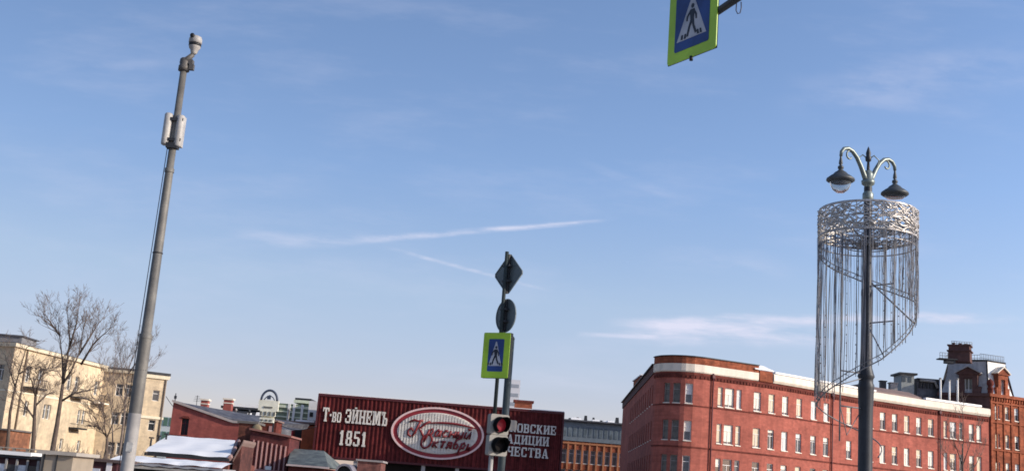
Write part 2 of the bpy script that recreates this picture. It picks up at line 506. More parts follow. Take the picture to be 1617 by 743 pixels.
# ------------------------------------------------------------------ main red building
ZB = 15.3            # underside of the cornice
nodes = [PZ(x, y, ZB).xy for x, y in ((1104, 588), (1207, 602.2), (1251, 609.5), (1357, 628.3), (1460, 643.9), (1561, 657.5))]
fdir = (nodes[1] - nodes[0]).normalized()
ldir = Vector((0.045, 1)).normalized()
A_ = PZ(1034, 588, ZB).xy
r_ = 3.3
# the west wall is a line through A_ (pushed so that the silhouette stays at A_) ; meet with facade line
lp = A_ + Vector((0.0, 0.0))
den = fdir.x * ldir.y - fdir.y * ldir.x
w_ = lp - nodes[0]
tt = (w_.x * ldir.y - w_.y * ldir.x) / den
corner = nodes[0] + fdir * tt
ang = math.acos(max(-1, min(1, fdir.dot(ldir))))       # interior angle between the two walls
tl = r_ / tan(ang / 2)
pa, pb = corner + ldir * tl, corner + fdir * tl
bis = (fdir + ldir).normalized()
cen = corner + bis * (r_ / sin(ang / 2))
a0 = atan2((pa - cen).y, (pa - cen).x); a1 = atan2((pb - cen).y, (pb - cen).x)
if a1 < a0: a1 += 2 * pi
if a1 - a0 > pi: a0 += 2 * pi
def onarc(k): t = a0 + (a1 - a0) * k; return cen + Vector((cos(t), sin(t))) * r_
def k_for(px):
    lo, hi = 0.0, 1.0
    for _ in range(30):
        m = (lo + hi) / 2
        if proj((*onarc(m), 13))[0] < px: lo = m
        else: hi = m
    return lo
dk = .45 / ((a1 - a0) * r_) if a1 > a0 else .45 / ((a0 - a1) * r_)
wk = [k_for(1052.5), k_for(1068), k_for(1088)]
for i in (1, 2): wk[i] = max(wk[i], wk[i - 1] + 2.25 * dk)
ks = [0.0, wk[0] * .33, wk[0] * .66]
wfac = []
for i, k in enumerate(wk):
    wfac.append(len(ks)); ks += [k - dk, k + dk]
ks.append(1.0)
ks = sorted(ks)
wfac = [ks.index(k - dk) for k in wk]
arc = [onarc(k) for k in ks]
LFAR = PZ(990, 645, ZB).xy
LFAR = pa + ldir * ((LFAR - pa).dot(ldir))
START = pb if (pb - nodes[0]).dot(fdir) > 0 else pb
poly_front = [LFAR] + arc + nodes[1:]
base = Vector((cen.x, cen.y, 0))
RB = thing('red_brick_building', 'long red brick building with rounded corner and cream cornice on the right', 'building', base)
wb = MB(); wins = []
ROWS = [(12.05, 2.05), (8.2, 2.05), (4.75, 1.9), (1.2, 2.0)]
rng = random.Random(5)
def seg_s_for_px(p0, p1, px, z=13.0):
    lo, hi = 0.0, (p1 - p0).length
    d = (p1 - p0).normalized()
    f = lambda s_: proj((*(p0 + d * s_), z))[0]
    if not (min(f(lo), f(hi)) <= px <= max(f(lo), f(hi))): return None
    inc = f(hi) > f(lo)
    for _ in range(40):
        m = (lo + hi) / 2
        if (f(m) < px) == inc: lo = m
        else: hi = m
    return (lo + hi) / 2
cols = [(1114.5, .86, 'b', 't'), (1137.5, .66, 'b', 'b'), (1152, 1.2, 'b', 'b'), (1167, .66, 'b', 'b')]
cols += [(x, .98, 'b', s) for x, s in ((1196, 'b'), (1218.5, 't'), (1240, 'b'), (1262, 't'), (1285, 't'), (1305, 't'), (1341, 'h'), (1374, 'b'))]
cols += [(x, .95, s, s2) for x, s, s2 in ((1394, 'h', 'b'), (1413, 'h', 'h'), (1432, 'b', 'b'), (1451, 'h', 'h'), (1470, 'h', 'b'))]
cols += [(1493, .6, 'b', 'b'), (1505, 1.1, 'h', 'h'), (1517.5, .6, 'c', 'c'), (1534, .85, 'h', 'h'), (1546, .85, 'b', 'b')]
pf = [arc[-1]] + nodes[1:]
for i in range(len(pf) - 1):
    p0, p1 = pf[i], pf[i + 1]; L = (p1 - p0).length
    holes = []
    for px, w, s1, s2 in cols:
        s_ = seg_s_for_px(p0, p1, px)
        if s_ is None or s_ < w / 2 + .05 or s_ > L - w / 2 - .05: continue
        for ri, (z, h) in enumerate(ROWS):
            st = [s1, s2, rng.choice('gth'), rng.choice('gth')][ri]
            holes.append((s_ - w / 2, s_ + w / 2, z, z + h)); wins.append((p0, p1, s_, z, w, h, st))
    wall(wb, p0, p1, 0, ZB, holes, 0.2)
for i in range(len(arc) - 1):
    p0, p1 = arc[i], arc[i + 1]; L = (p1 - p0).length
    holes = []
    if i in wfac:
        for ri, (z, h) in enumerate(ROWS):
            w = min(0.78, L - 0.06)
            st = 'cd' if i != wfac[2] else ['h', 'h', 'g', 'g'][ri]
            holes.append((L / 2 - w / 2, L / 2 + w / 2, z, z + h)); wins.append((p0, p1, L / 2, z, w, h, st))
    wall(wb, p0, p1, 0, ZB, holes, 0.25)
p0, p1 = LFAR, arc[0]; L = (p1 - p0).length; holes = []
for k in range(12):
    s_ = L - 1.4 - k * 3.1
    for ri, (z, h) in enumerate(ROWS[:3]):
        holes.append((s_ - .55, s_ + .55, z, z + h)); wins.append((p0, p1, s_, z, 1.1, h, 'cd'))
wall(wb, p0, p1, 0, ZB, holes, 0.25)
END = nodes[-1]
BACK = [END + Vector((-7, 16)), LFAR + Vector((14, 3))]
wall(wb, END, BACK[0], 0, ZB); wall(wb, BACK[0], BACK[1], 0, ZB); wall(wb, BACK[1], LFAR, 0, ZB)
wb.build('wall', BRICK, RB)
for a in wins: window(RB, *a, depth=0.2 if a[6] != 'cd' else 0.25)
def offset_line(pts, off):
    out = []
    for i, p in enumerate(pts):
        d0 = (pts[i] - pts[i - 1]).normalized() if i > 0 else None
        d1 = (pts[i + 1] - pts[i]).normalized() if i < len(pts) - 1 else None
        d = ((d0 or d1) + (d1 or d0)).normalized()
        n = Vector((d.y, -d.x))
        k = 1.0 / max(0.5, n.dot(Vector(((d1 or d0).y, -(d1 or d0).x))))
        out.append(p + n * off * k)
    return out
def band(mb, pts, prof):
    """sweep profile [(offset outward, z)] along plan polyline, closed profile"""
    rows = [[(*q, z) for q in offset_line(pts, o)] for o, z in prof]
    m = len(prof)
    for j in range(m):
        a, b = rows[j], rows[(j + 1) % m]
        for i in range(len(pts) - 1):
            mb.face([a[i], a[i + 1], b[i + 1], b[i]])
    mb.face([r[0] for r in rows][::-1]); mb.face([r[-1] for r in rows])
def subline(pts, px0, px1, z):
    """part of the polyline seen between two picture columns"""
    out = []
    for i in range(len(pts) - 1):
        p0, p1 = pts[i], pts[i + 1]
        a = seg_s_for_px(p0, p1, px0, z); b = seg_s_for_px(p0, p1, px1, z)
        d = (p1 - p0).normalized()
        x0 = proj((*p0, z))[0]
        if a is not None: out.append(p0 + d * a)
        elif px0 < x0 < px1: out.append(p0)
        if b is not None: out.append(p0 + d * b); return out
    out.append(pts[-1]); return out
arcface = arc + nodes[1:]
cb = MB()
# corner white frieze under the brick parapet
seg = subline(arcface, 1010, 1197, 15.8)
full1 = [arc[0]] + [p for p in seg if (p - arc[0]).length > 0.05]
band(cb, full1, [(-.1, ZB), (.10, ZB), (.16, ZB + .12), (.16, ZB + .86), (-.1, ZB + .86)])
seg2 = subline(arcface, 1219, 1700, 15.8)
prof2 = [(-.1, ZB), (.18, ZB), (.34, ZB + .25), (.30, ZB + .95), (.02, ZB + 1.02), (-.1, ZB + 1.02)]
band(cb, seg2, prof2)
cb.build('cornice', CORN, RB)
pr = MB()
band(pr, full1, [(-.3, ZB + .87), (.12, ZB + .87), (.12, ZB + 1.62), (-.3, ZB + 1.62)])
seg3 = subline(arcface, 1198, 1218, 15.8)
band(pr, seg3, [(-.4, ZB), (.2, ZB), (.2, ZB + 1.15), (-.4, ZB + 1.15)])
pr.build('parapet', BRICKO, RB)
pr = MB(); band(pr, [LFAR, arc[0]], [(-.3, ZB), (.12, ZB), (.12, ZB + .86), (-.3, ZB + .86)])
pr.build('west_parapet', mat('dark_and_shaded_brick', (.11, .055, .048), .9, var=.3, scale=1.5), RB)  # dark brick, reused below as painted shade on the tower's left side
cp = MB()
band(cp, full1, [(-.4, ZB + 1.625), (.24, ZB + 1.625), (.24, ZB + 1.72), (-.4, ZB + 1.72)])
band(cp, [LFAR, arc[0]], [(-.4, ZB + .865), (.35, ZB + .865), (.35, ZB + .98), (-.4, ZB + .98)])
cp.build('coping', DARK, RB)
sc = MB()
band(sc, subline(arcface, 1190, 1219, 16.5), [(-1.2, ZB + 1.73), (.0, ZB + 1.2), (.3, ZB + 1.2), (.3, ZB + 1.3), (-1.2, ZB + 1.9)])
sc.build('roof_edge_snow', SNOW, RB); sc = MB()
band(sc, subline(arcface, 1226, 1385, 16.5), [(-.5, ZB + 1.1), (-.1, ZB + 1.1), (-.1, ZB + 1.3), (-.5, ZB + 1.3)])
sc.build('roof_edge_snow', SNOW, RB); sc = MB()
band(sc, subline(arcface, 1464, 1552, 16.5), [(-.6, ZB + 1.1), (-.15, ZB + 1.1), (-.15, ZB + 1.36), (-.6, ZB + 1.36)])
sc.build('roof_edge_snow', SNOW, RB)
rf = MB(); flat_poly(rf, arcface + BACK + [LFAR], ZB + .3); rf.build('roof', GREY, RB)
hp = MB()
band(hp, subline(arcface, 1385, 1464, 16.5), [(-5.5, ZB + .3), (-.35, ZB + .3), (-.9, ZB + 1.35), (-3.0, ZB + 2.1), (-5.5, ZB + 1.8)])
hp.build('roof_hump', BROWNR, RB)
st = MB()
for ztop, hh, out_ in ((ZB - .32, .22, .07), (11.75, .14, .04), (7.45, .16, .05)):
    band(st, arcface, [(-.05, ztop), (out_, ztop), (out_, ztop + hh), (-.05, ztop + hh)])
st.build('string_course', BRICK2, RB)
# dentils
dn = MB()
band(dn, arcface, [(.003, ZB - .62), (.05, ZB - .62), (.05, ZB - .34), (.003, ZB - .34)])
for i in range(len(arcface) - 1):
    p0, p1 = arcface[i], arcface[i + 1]; L = (p1 - p0).length; d = (p1 - p0) / L
    nrm = Vector((d.y, -d.x))
    k = int(L / .42)
    for j in range(k):
        q = p0 + d * ((j + .5) * L / k) + nrm * .06
        dn.box((q.x, q.y, ZB - .47), (.2, .12, .26), atan2(d.y, d.x))
dn.build('dentil_course', BRICK2, RB)
for px in (1124, 1483, 1313):
    for i in range(len(arcface) - 1):
        s_ = seg_s_for_px(arcface[i], arcface[i + 1], px)
        if s_ is None: continue
        d = (arcface[i + 1] - arcface[i]).normalized(); q = arcface[i] + d * s_ + Vector((d.y, -d.x)) * .16
        t = MB(); t.tube([(q.x, q.y, 0), (q.x, q.y, ZB + .1)], .085, 8)
        t.box((q.x, q.y, ZB - .25), (.34, .26, .34), atan2(d.y, d.x))
        t.build('drainpipe', CLADD, RB)
        break
# blind brick niches under the second row (pairs of dark recesses) and iron canopy at the corner foot
cn = MB()
band(cn, offset_line(arc[3:] + [nodes[1]], .02), [(0, 4.1), (.9, 3.95), (.9, 4.08), (0, 4.25)])
cn.build('canopy', BROWNR, RB)
# attic piece at the far end of the west wall
at = MB(); q = pa + ldir * 30
at.box((q.x + 1.6, q.y, ZB + 1.5), (2.6, 9, 1.6)); at.build('attic_block', BRICKO, RB)
at = MB(); at.box((q.x + 1.6, q.y, ZB + 2.38), (2.9, 9.3, .14)); at.build('attic_cap', SNOW, RB)

# ------------------------------------------------------------------ corner tower with mansard roof
TC = P(1563, 620, nodes[-1].y + .5)
zE = TC.z                                 # eaves height
tc2 = TC.xy
dr = Vector((.90, .43)).normalized()      # right, sunlit face
dl = Vector((-.82, .57)).normalized()     # left, shaded face
Lr, Ll = 6.0, 6.2
TW = thing('mansard_tower', 'tall brick tower with white and grey mansard roof and gabled dormers at the right edge', 'tower', (tc2.x, tc2.y, 0))
pL, pR = tc2 + dl * Ll, tc2 + dr * Lr
pLb, pRb = pL + Vector((3, 7)), pR + Vector((-1, 6))
tb = MB(); tw = []
holes = []
for px in (1575, 1590, 1606):
    s_ = seg_s_for_px(tc2, tc2 + dr * 14, px, 13)
    for z, h in ((zE - 3.1, 1.65), (zE - 6.7, 1.7), (zE - 10.2, 1.7), (2.0, 2.0)):
        holes.append((s_ - .4, s_ + .4, z, z + h)); tw.append((tc2, pR, s_, z, .8, h, 'h'))
wall(tb, tc2, tc2 + dr * 12, 0, zE, holes, .2)
wall(tb, tc2 + dr * 12, tc2 + dr * 12 + Vector((-3, 8)), 0, zE)
wall(tb, tc2 + dr * 12 + Vector((-3, 8)), pL + Vector((3, 8)), 0, zE); wall(tb, pL + Vector((3, 8)), pL, 0, zE)
tb.build('wall', BRICKO, TW)
tb = MB(); wall(tb, pL, tc2, 0, zE); tb.build('side_wall', mat('dark_and_shaded_brick', (.11, .055, .048)), TW)  # same brick as the lit face, its shade put into a darker colour
for a in tw: window(TW, *a, depth=.2)
# arched hoods and pilasters on the lit face
frR = (Vector((tc2.x, tc2.y, 0)), Vector((dr.x, dr.y, 0)), Vector((0, 0, 1)), Vector((dr.y, -dr.x, 0)))
frL = (Vector((tc2.x, tc2.y, 0)), Vector((dl.x, dl.y, 0)), Vector((0, 0, 1)), Vector((-dl.y, dl.x, 0)))
pil = MB()
for u in (.18, 2.05 - .9, 2.4, 3.75, 5.2):
    pil.frame_box(frR, u - .13, u + .13, 0, zE - .7, 0.003, .12)
for z in (zE - 3.65, zE - 7.1, zE - 1.2): pil.frame_box(frR, 0, 12, z, z + .18, .004, .15)
k = 0
while k < 26:
    pil.frame_box(frR, .1 + k * .45, .32 + k * .45, zE - .85, zE - .45, .004, .16); k += 1
pil.build('pilaster_and_string_trim', BRICKO, TW)
ev = MB()
ev.frame_box(frR, -.25, 12, zE - .42, zE - .02, .005, .32)
ev.build('eaves_cornice', BRICKO, TW)
ev = MB(); ev.frame_box(frL, 0, Ll + .2, zE - .42, zE - .02, .005, .26); ev.build('eaves_cornice', mat('dark_and_shaded_brick', (.11, .055, .048)), TW)  # left eaves in the brick darkened for shade
# mansard: two sloping faces (concave) left shaded and right lit
ZT = P(1563, 561, 144.6).z
def mans(fr, Lw, u_in0, u_in1, name, m):
    mb = MB(); o, a, b, c = fr; steps = 6
    prev = None
    for j in range(steps + 1):
        t = j / steps
        ins = .15 + .75 * (1 - (1 - t) ** 1.8)
        row = [o + a * (ins * u_in0) + b * (zE + (ZT - zE) * t) - c * ins, o + a * (Lw - ins * u_in1) + b * (zE + (ZT - zE) * t) - c * ins]
        if prev: mb.face([prev[0], prev[1], row[1], row[0]], True)
        prev = row
    return mb, prev
# join of two faces lies on the bisector; insets chosen so both rows meet
bisr = sqrt((1 + (-dr.dot(dl))) / max(1e-3, 1 - (-dr.dot(dl))))
kk = 1 / tan(math.acos(dr.dot(dl)) / 2)
m1, e1 = mans(frR, 4.35, kk, .55, 'a', WHITE); m1.build('white_roof_face', WHITE, TW)
m2, e2 = mans(frL, Ll, kk, 1.0, 'b', SLATE); m2.build('grey_roof_face', SLATE, TW)
tp = MB()
tp.face([e2[1], e2[0], e1[1], e1[1] + Vector((-2, 5, 0)), e2[1] + Vector((3, 5, 0))])
tp.face([e2[1], e2[1] + Vector((3, 5, 0)), Vector((*pLb, zE)), Vector((*pL, zE))])
e1b = frR[0] + frR[1] * 4.35 + frR[2] * zE
tp.face([e1[1], e1b, e1b + Vector((-2, 6, 0)), e1[1] + Vector((-2, 5, 0))])
tp.build('roof_top', GREY, TW)
cpn = MB()
cpn.tube([e2[1] + Vector((0, 0, .06)), e2[0] + Vector((0, 0, .06)), e1[1] + Vector((0, 0, .06))], .13, 6)
cpn.tube([frR[0] + Vector((0, 0, zE + .02)) + (e1[0] - frR[0] - Vector((0, 0, ZT))) * .2, frR[0] + Vector((0, 0, (zE + ZT) / 2)) + (e1[0] - frR[0] - Vector((0, 0, ZT))) * .75, e1[0]], .1, 6)
cpn.build('roof_rim', DARK, TW)
def dormer(fr, u, w, h, m, gm):
    d = MB(); o, a, b, c = fr
    # body with opening
    hw = w / 2
    d.frame_box(fr, u - hw, u - hw * .42, zE + .02, zE + h, -1.2, .1)
    d.frame_box(fr, u + hw * .42, u + hw, zE + .02, zE + h, -1.2, .1)
    d.frame_box(fr, u - hw * .42, u + hw * .42, zE + h * .78, zE + h, -1.2, .1)
    d.frame_box(fr, u - hw * 1.35, u - hw * 1.0, zE + .02, zE + h * .35, -.9, .08)
    d.frame_box(fr, u + hw * 1.0, u + hw * 1.35, zE + .02, zE + h * .35, -.9, .08)
    d.frame_box(fr, u - hw * 1.22, u + hw * 1.22, zE + h, zE + h + .18, -1.2, .25)
    d.prism(fr, [(u - hw * 1.2, zE + h + .18), (u + hw * 1.2, zE + h + .18), (u, zE + h + .95)], -1.2, .14)
    dd = d.build('dormer', m, TW)
    gl = MB(); gl.frame_box(fr, u - hw * .42, u + hw * .42, zE + .02, zE + h * .78, -.5, -.3)
    gl.build('pane', GLASSB, dd)
    fm = MB()
    for x in (u - hw * .38, u + hw * .38, u): fm.frame_box(fr, x - .04, x + .04, zE + .03, zE + h * .77, -.295, -.22)
    fm.build('window_frame', WHITE, dd)
    pm = MB()
    for sgn in (-1, 1):
        pts = [(u, zE + h + .97), (u, zE + h + 1.12), (u + sgn * hw * 1.42, zE + h + .24), (u + sgn * hw * 1.36, zE + h + .13)]
        if sgn > 0: pts = pts[::-1]
        pm.prism(fr, pts, -1.2, .34)
    pm.build('pediment_rim', gm, dd)
dormer(frL, 2.6, 2.3, 2.35, mat('dark_and_shaded_brick', (.11, .055, .048)), SLATE)  # left dormer brick coloured darker to deepen its shade
dormer(frR, 2.3, 1.7, 2.5, BRICKO, CORN)
ur = MB()
for fr, u in ((frR, .1),):
    c_ = fr[0] + fr[1] * u + Vector((0, 0, zE))
    ur.lathe(c_, [(.35, 0), (.35, .5), (.45, .55), (.25, .8), (.42, 1.1), (.42, 1.5), (.2, 1.7), (.01, 1.9)], 10)
ur.build('urn_finial', BRICK2, TW)
# dark lantern block on the roof top with gallery and railing
ct = P(1516, 562, 147.5)
tr = MB()
for zz_, hh_, ww_ in ((-.1, 1.3, 2.6), (.63, .16, 2.9), (.98, .56, 2.5), (1.34, .16, 2.8)): tr.box((ct.x, ct.y, ZT + zz_), (ww_, 2.4 * ww_ / 3, hh_), -.5)
for k in (-1, 0, 1): tr.box((ct.x + k * .8, ct.y, ZT + 1.55), (.35, .35, .35), -.5)
tr.build('roof_turret', mat('dark_and_shaded_brick', (.13, .065, .055), .9, var=.3, scale=1.5), TW)
gb = MB()
a_ = P(1483, 566, 147.0)
gb.box((a_.x + 1.0, a_.y, a_.z), (2.3, 1.2, .14)); gb.box((a_.x + 1.3, a_.y, a_.z - .3), (1.2, .9, .4))
gb.build('roof_gallery', DARK, TW)
rl = MB()
e1v, e2v = e1[0], e1[1]
p_start = P(1498, 546, 148); 
def rail(mb, a, b, h, n, r=.028):
    a, b = Vector(a), Vector(b)
    for k in (0.45, 1.0): mb.tube([a + Vector((0, 0, h * k)), b + Vector((0, 0, h * k))], r, 4)
    for i in range(n + 1):
        q = a.lerp(b, i / n); mb.tube([q, q + Vector((0, 0, h))], r, 4)
rail(rl, e1[0] + Vector((-.6, .6, 0)), e1[1] + Vector((0, .4, 0)), .95, 14)
rl.build('railing', GALV, TW); rl = MB()
rail(rl, e1[0] + Vector((-.6, .6, 0)), e2[1] + Vector((0, .6, 0)), .8, 12)
rl.build('railing', GALV, TW); rl = MB()
rail(rl, (ct.x - 1.3, ct.y - .6, ZT + 1.38), (ct.x + 1.3, ct.y - .6, ZT + 1.38), .45, 8)
rl.build('railing', GALV, TW); rl = MB()
rail(rl, (a_.x - .1, a_.y - .5, a_.z + .05), (a_.x + .9, a_.y - .5, a_.z + .05), .7, 3)
rl.build('railing', GALV, TW)
# neighbour stub of dark roof at the very edge
# ------------------------------------------------------------------ rooftop things behind the red building
def simple_box_thing(name, label, cat, pxL, pxR, ytop, Y, depth, z0, m, group=None):
    a, b = P(pxL, ytop, Y), P(pxR, ytop, Y)
    z1 = P((pxL + pxR) / 2, ytop, Y).z
    return a.x, b.x, z0, z1
x0, x1, z0, z1 = simple_box_thing('', '', '', 1421, 1446, 591, 152, 4, 14, None)
RH = thing('rooftop_hut', 'pale grey hut with a dark flat cap above the cornice, left of the mansard tower', 'rooftop hut', ((x0 + x1) / 2, 152, 14.5))
t = MB(); t.box(((x0 + x1) / 2, 153.5, (14.5 + z1) / 2), (x1 - x0 - .4, 3, z1 - 14.5)); t.build('wall', GREYG if False else mat('hut_grey', (0.33, 0.35, 0.34), .8, var=.2), RH)
t = MB(); t.box(((x0 + x1) / 2, 153.5, z1 + .12), (x1 - x0 + .3, 3.6, .24)); t.build('roof', DARK, RH)
t = MB(); t.box((x0 + .5, 151.97, z1 - .6), (.5, .05, .7)); t.box((x0 + 1.3, 151.97, z1 - .6), (.4, .05, .7)); t.build('window', GLASS, RH)
x0, x1, z0, z1 = simple_box_thing('', '', '', 1448, 1492, 600, 153, 4, 14, None)
VB = thing('ventilation_plant', 'dark grey ventilation plant on the roof between the pale hut and the tower', 'ventilation unit', ((x0 + x1) / 2, 153, 14.5))
t = MB(); t.box(((x0 + x1) / 2, 154.5, (14.5 + z1) / 2), (x1 - x0, 3, z1 - 14.5)); t.build('casing', GREY, VB)
t = MB(); t.box(((x0 + x1) / 2 + .1, 154.4, z1 + .1), (x1 - x0 + .2, 3.3, .16)); t.build('cover', DARK, VB)
t = MB()
for i in range(7): t.box((x0 + .4 + i * .45, 152.95, z1 - .7), (.26, .1, .8))
t.build('louvre', BLACK, VB)
t = MB(); t.tube([(x0 + .3, 152.7, z1 - .1), (x0 + 2.2, 152.7, z1 - .15), (x0 + 2.6, 152.7, z1 - 1.0)], .2, 8); t.build('duct', GALVL, VB)
for i, (px, yt) in enumerate(((1485, 598), (1499, 601), (1512, 599))):
    a = P(px, yt, 146.5)
    zz = ZB + .3
    t = thing('flue_pipe', ['white flue pipe left of two others in front of the tower', 'white flue pipe standing between two others before the tower', 'white flue pipe nearest the dormer on the shaded tower side'][i], 'flue pipe', (a.x, a.y, zz), 'white flue pipes before the tower')
    b = MB(); b.tube([(a.x, a.y, zz), (a.x, a.y, a.z)], .13, 8); b.build('pipe', WHITE, t)
    b = MB(); b.lathe((a.x, a.y, a.z), [(.13, 0), (.2, .02), (.2, .1), (0, .22)], 8); b.build('cap', GALVL, t)
for i, (px, yt, w) in enumerate(((1394, 602, .7), (1410, 605, .9))):
    a = P(px, yt, 150); t = MB()
    t.box((a.x, a.y, (a.z + 15.6) / 2), (w, w, a.z - 15.6)); t.box((a.x, a.y, a.z + .06), (w + .2, w + .2, .12))
    tag(t.build('roof_vent', DARK if i == 0 else GALVL, None, (a.x, a.y, 15.6)), ['small dark roof vent just right of the street lamp', 'small pale roof vent left of the grey rooftop hut'][i], 'roof vent')

# ------------------------------------------------------------------ brick block with glazed gallery behind the gap
Yg = 200.0
xa, xb = P(886, 700, Yg).x, P(1000, 700, Yg).x
zt = P(940, 667, Yg).z; zm = P(940, 698, Yg).z
GB = thing('gallery_building', 'orange brick block with grey glazed top floor behind the gap left of the red building', 'building', ((xa + xb) / 2, Yg, 0))
b = MB(); holes = []; ws = []
n = 10; L = xb - xa
for i in range(n):
    s_ = (i + .5) * L / n
    for z, h in ((zm - 3.6, 2.2), (zm - 6.9, 2.2)):
        holes.append((s_ - .4, s_ + .4, z, z + h)); ws.append((s_, z, h))
wall(b, (xa, Yg), (xb, Yg), 0, zm, holes, .25)
wall(b, (xb, Yg), (xb, Yg + 10), 0, zm); wall(b, (xa, Yg + 10), (xa, Yg), 0, zm)
b.build('wall', BRICKO, GB)
for s_, z, h in ws: window(GB, (xa, Yg), (xb, Yg), s_, z, .8, h, 'c', .25)
b = MB()
for i in range(n + 1): b.box((xa + i * L / n, Yg - .08, zm - 2.4), (.3, .16, 4.6))
b.box(((xa + xb) / 2, Yg - .1, zm - .35), (L, .2, .3)); b.build('pilaster', mat('tan_stone', (.42, .17, .08), .85, var=.25), GB)
b = MB(); b.box(((xa + xb) / 2, Yg + 4, (zm + zt) / 2), (L, 8.6, zt - zm - .01)); b.build('gallery_frame', mat('blue_grey_metal', (.16, .19, .215), .5, var=.15), GB)
for i in range(14):
    x = xa + (i + .5) * L / 14
    b = MB(); b.box((x, Yg - .33, zm + (zt - zm) * .48), (L / 14 * .62, .06, (zt - zm) * .5)); b.build('gallery_pane', mat('gallery_glass', (.12, .15, .17), .15, var=.5, scale=.8), GB)
b = MB(); b.box(((xa + xb) / 2, Yg + 3.6, zt + .12), (L + .4, 9.6, .22)); b.build('roof', GREY, GB)
b = MB()
rng2 = random.Random(2)
for i in range(7):
    x = xa + rng2.uniform(.4, L - 1); w = rng2.uniform(.8, 2.2)
    b.box((x + w / 2, Yg + .4 + i * .4, zt + .38), (w, 2.2, .3 + rng2.uniform(0, .2)), 0, .8)
b.build('roof_snow', SNOW, GB)
b = MB()
for i in range(7):
    x = xa + 1.5 + i * 1.35 * (L / 12); h = rng2.uniform(.5, 1.2)
    b.box((x, Yg + 5, zt + .3 + h / 2), (rng2.uniform(.3, .9), .8, h), 0, .7)
b.build('roof_vent', DARK, GB)

# ------------------------------------------------------------------ maroon clad building with the big lettering
YB = 135.0
xL, xR = P(500, 670, YB).x, P(887, 690, YB).x
zT = P(700, 636.5, YB).z; zL = P(600, 727, YB).z
CB = thing('maroon_clad_building', 'long maroon corrugated building raised on posts, with cream lettering and an oval emblem', 'building', ((xL + xR) / 2, YB, 0))
o0 = Vector((xL, YB, 0))
frB = (o0, Vector((1, 0, 0)), Vector((0, 0, 1)), Vector((0, -1, 0)))
W_ = xR - xL; zS = zT - (zT - zL) * .36
b = MB(); b.frame_box(frB, 0, W_, zL, zT, -7, 0)
nr = 58
for i in range(nr):
    u = (i + .5) * W_ / nr
    b.prism((frB[0] + Vector((u, 0, zL + .05)), frB[1], -frB[3] * -1, frB[2]), [(-.12, 0.001), (.12, 0.001), (.07, .12), (-.07, .12)], 0, zT - zL - .25)
b.build('cladding', CLAD, CB)
for zz_ in (zL + (zT - zL) * .64,):
    b = MB(); b.frame_box(frB, .05, W_ - .05, zz_, zz_ + .07, .002, .135); b.build('panel_seam', CLADD, CB)
b = MB(); b.frame_box(frB, -.12, W_ + .12, zT - .2, zT + .08, -7.1, .2); b.frame_box(frB, -.1, W_ + .1, zL - .12, zL + .1, -7.05, .16)
b.frame_box(frB, -.15, .05, zL - .1, zT, -.3, .18); b.frame_box(frB, W_ - .05, W_ + .15, zL - .1, zT, -.3, .18)
b.build('edge_trim', CLADD, CB)
b = MB(); b.frame_box(frB, -.1, W_ + .1, zT + .085, zT + .16, -7, .1); b.build('roof_snow', SNOW, CB)
# lower storey set back, dark
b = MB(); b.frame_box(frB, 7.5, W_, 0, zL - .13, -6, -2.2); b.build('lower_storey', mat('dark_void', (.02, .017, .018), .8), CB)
for px in (560, 668, 722, 776):
    a = P(px, 738, YB)
    b = MB(); b.box((a.x, YB - .2 + .5, (zL - .12) / 2), (.42, .42, zL - .14)); b.build('post', mat('grey_post', (.4, .38, .36), .7), CB)
    
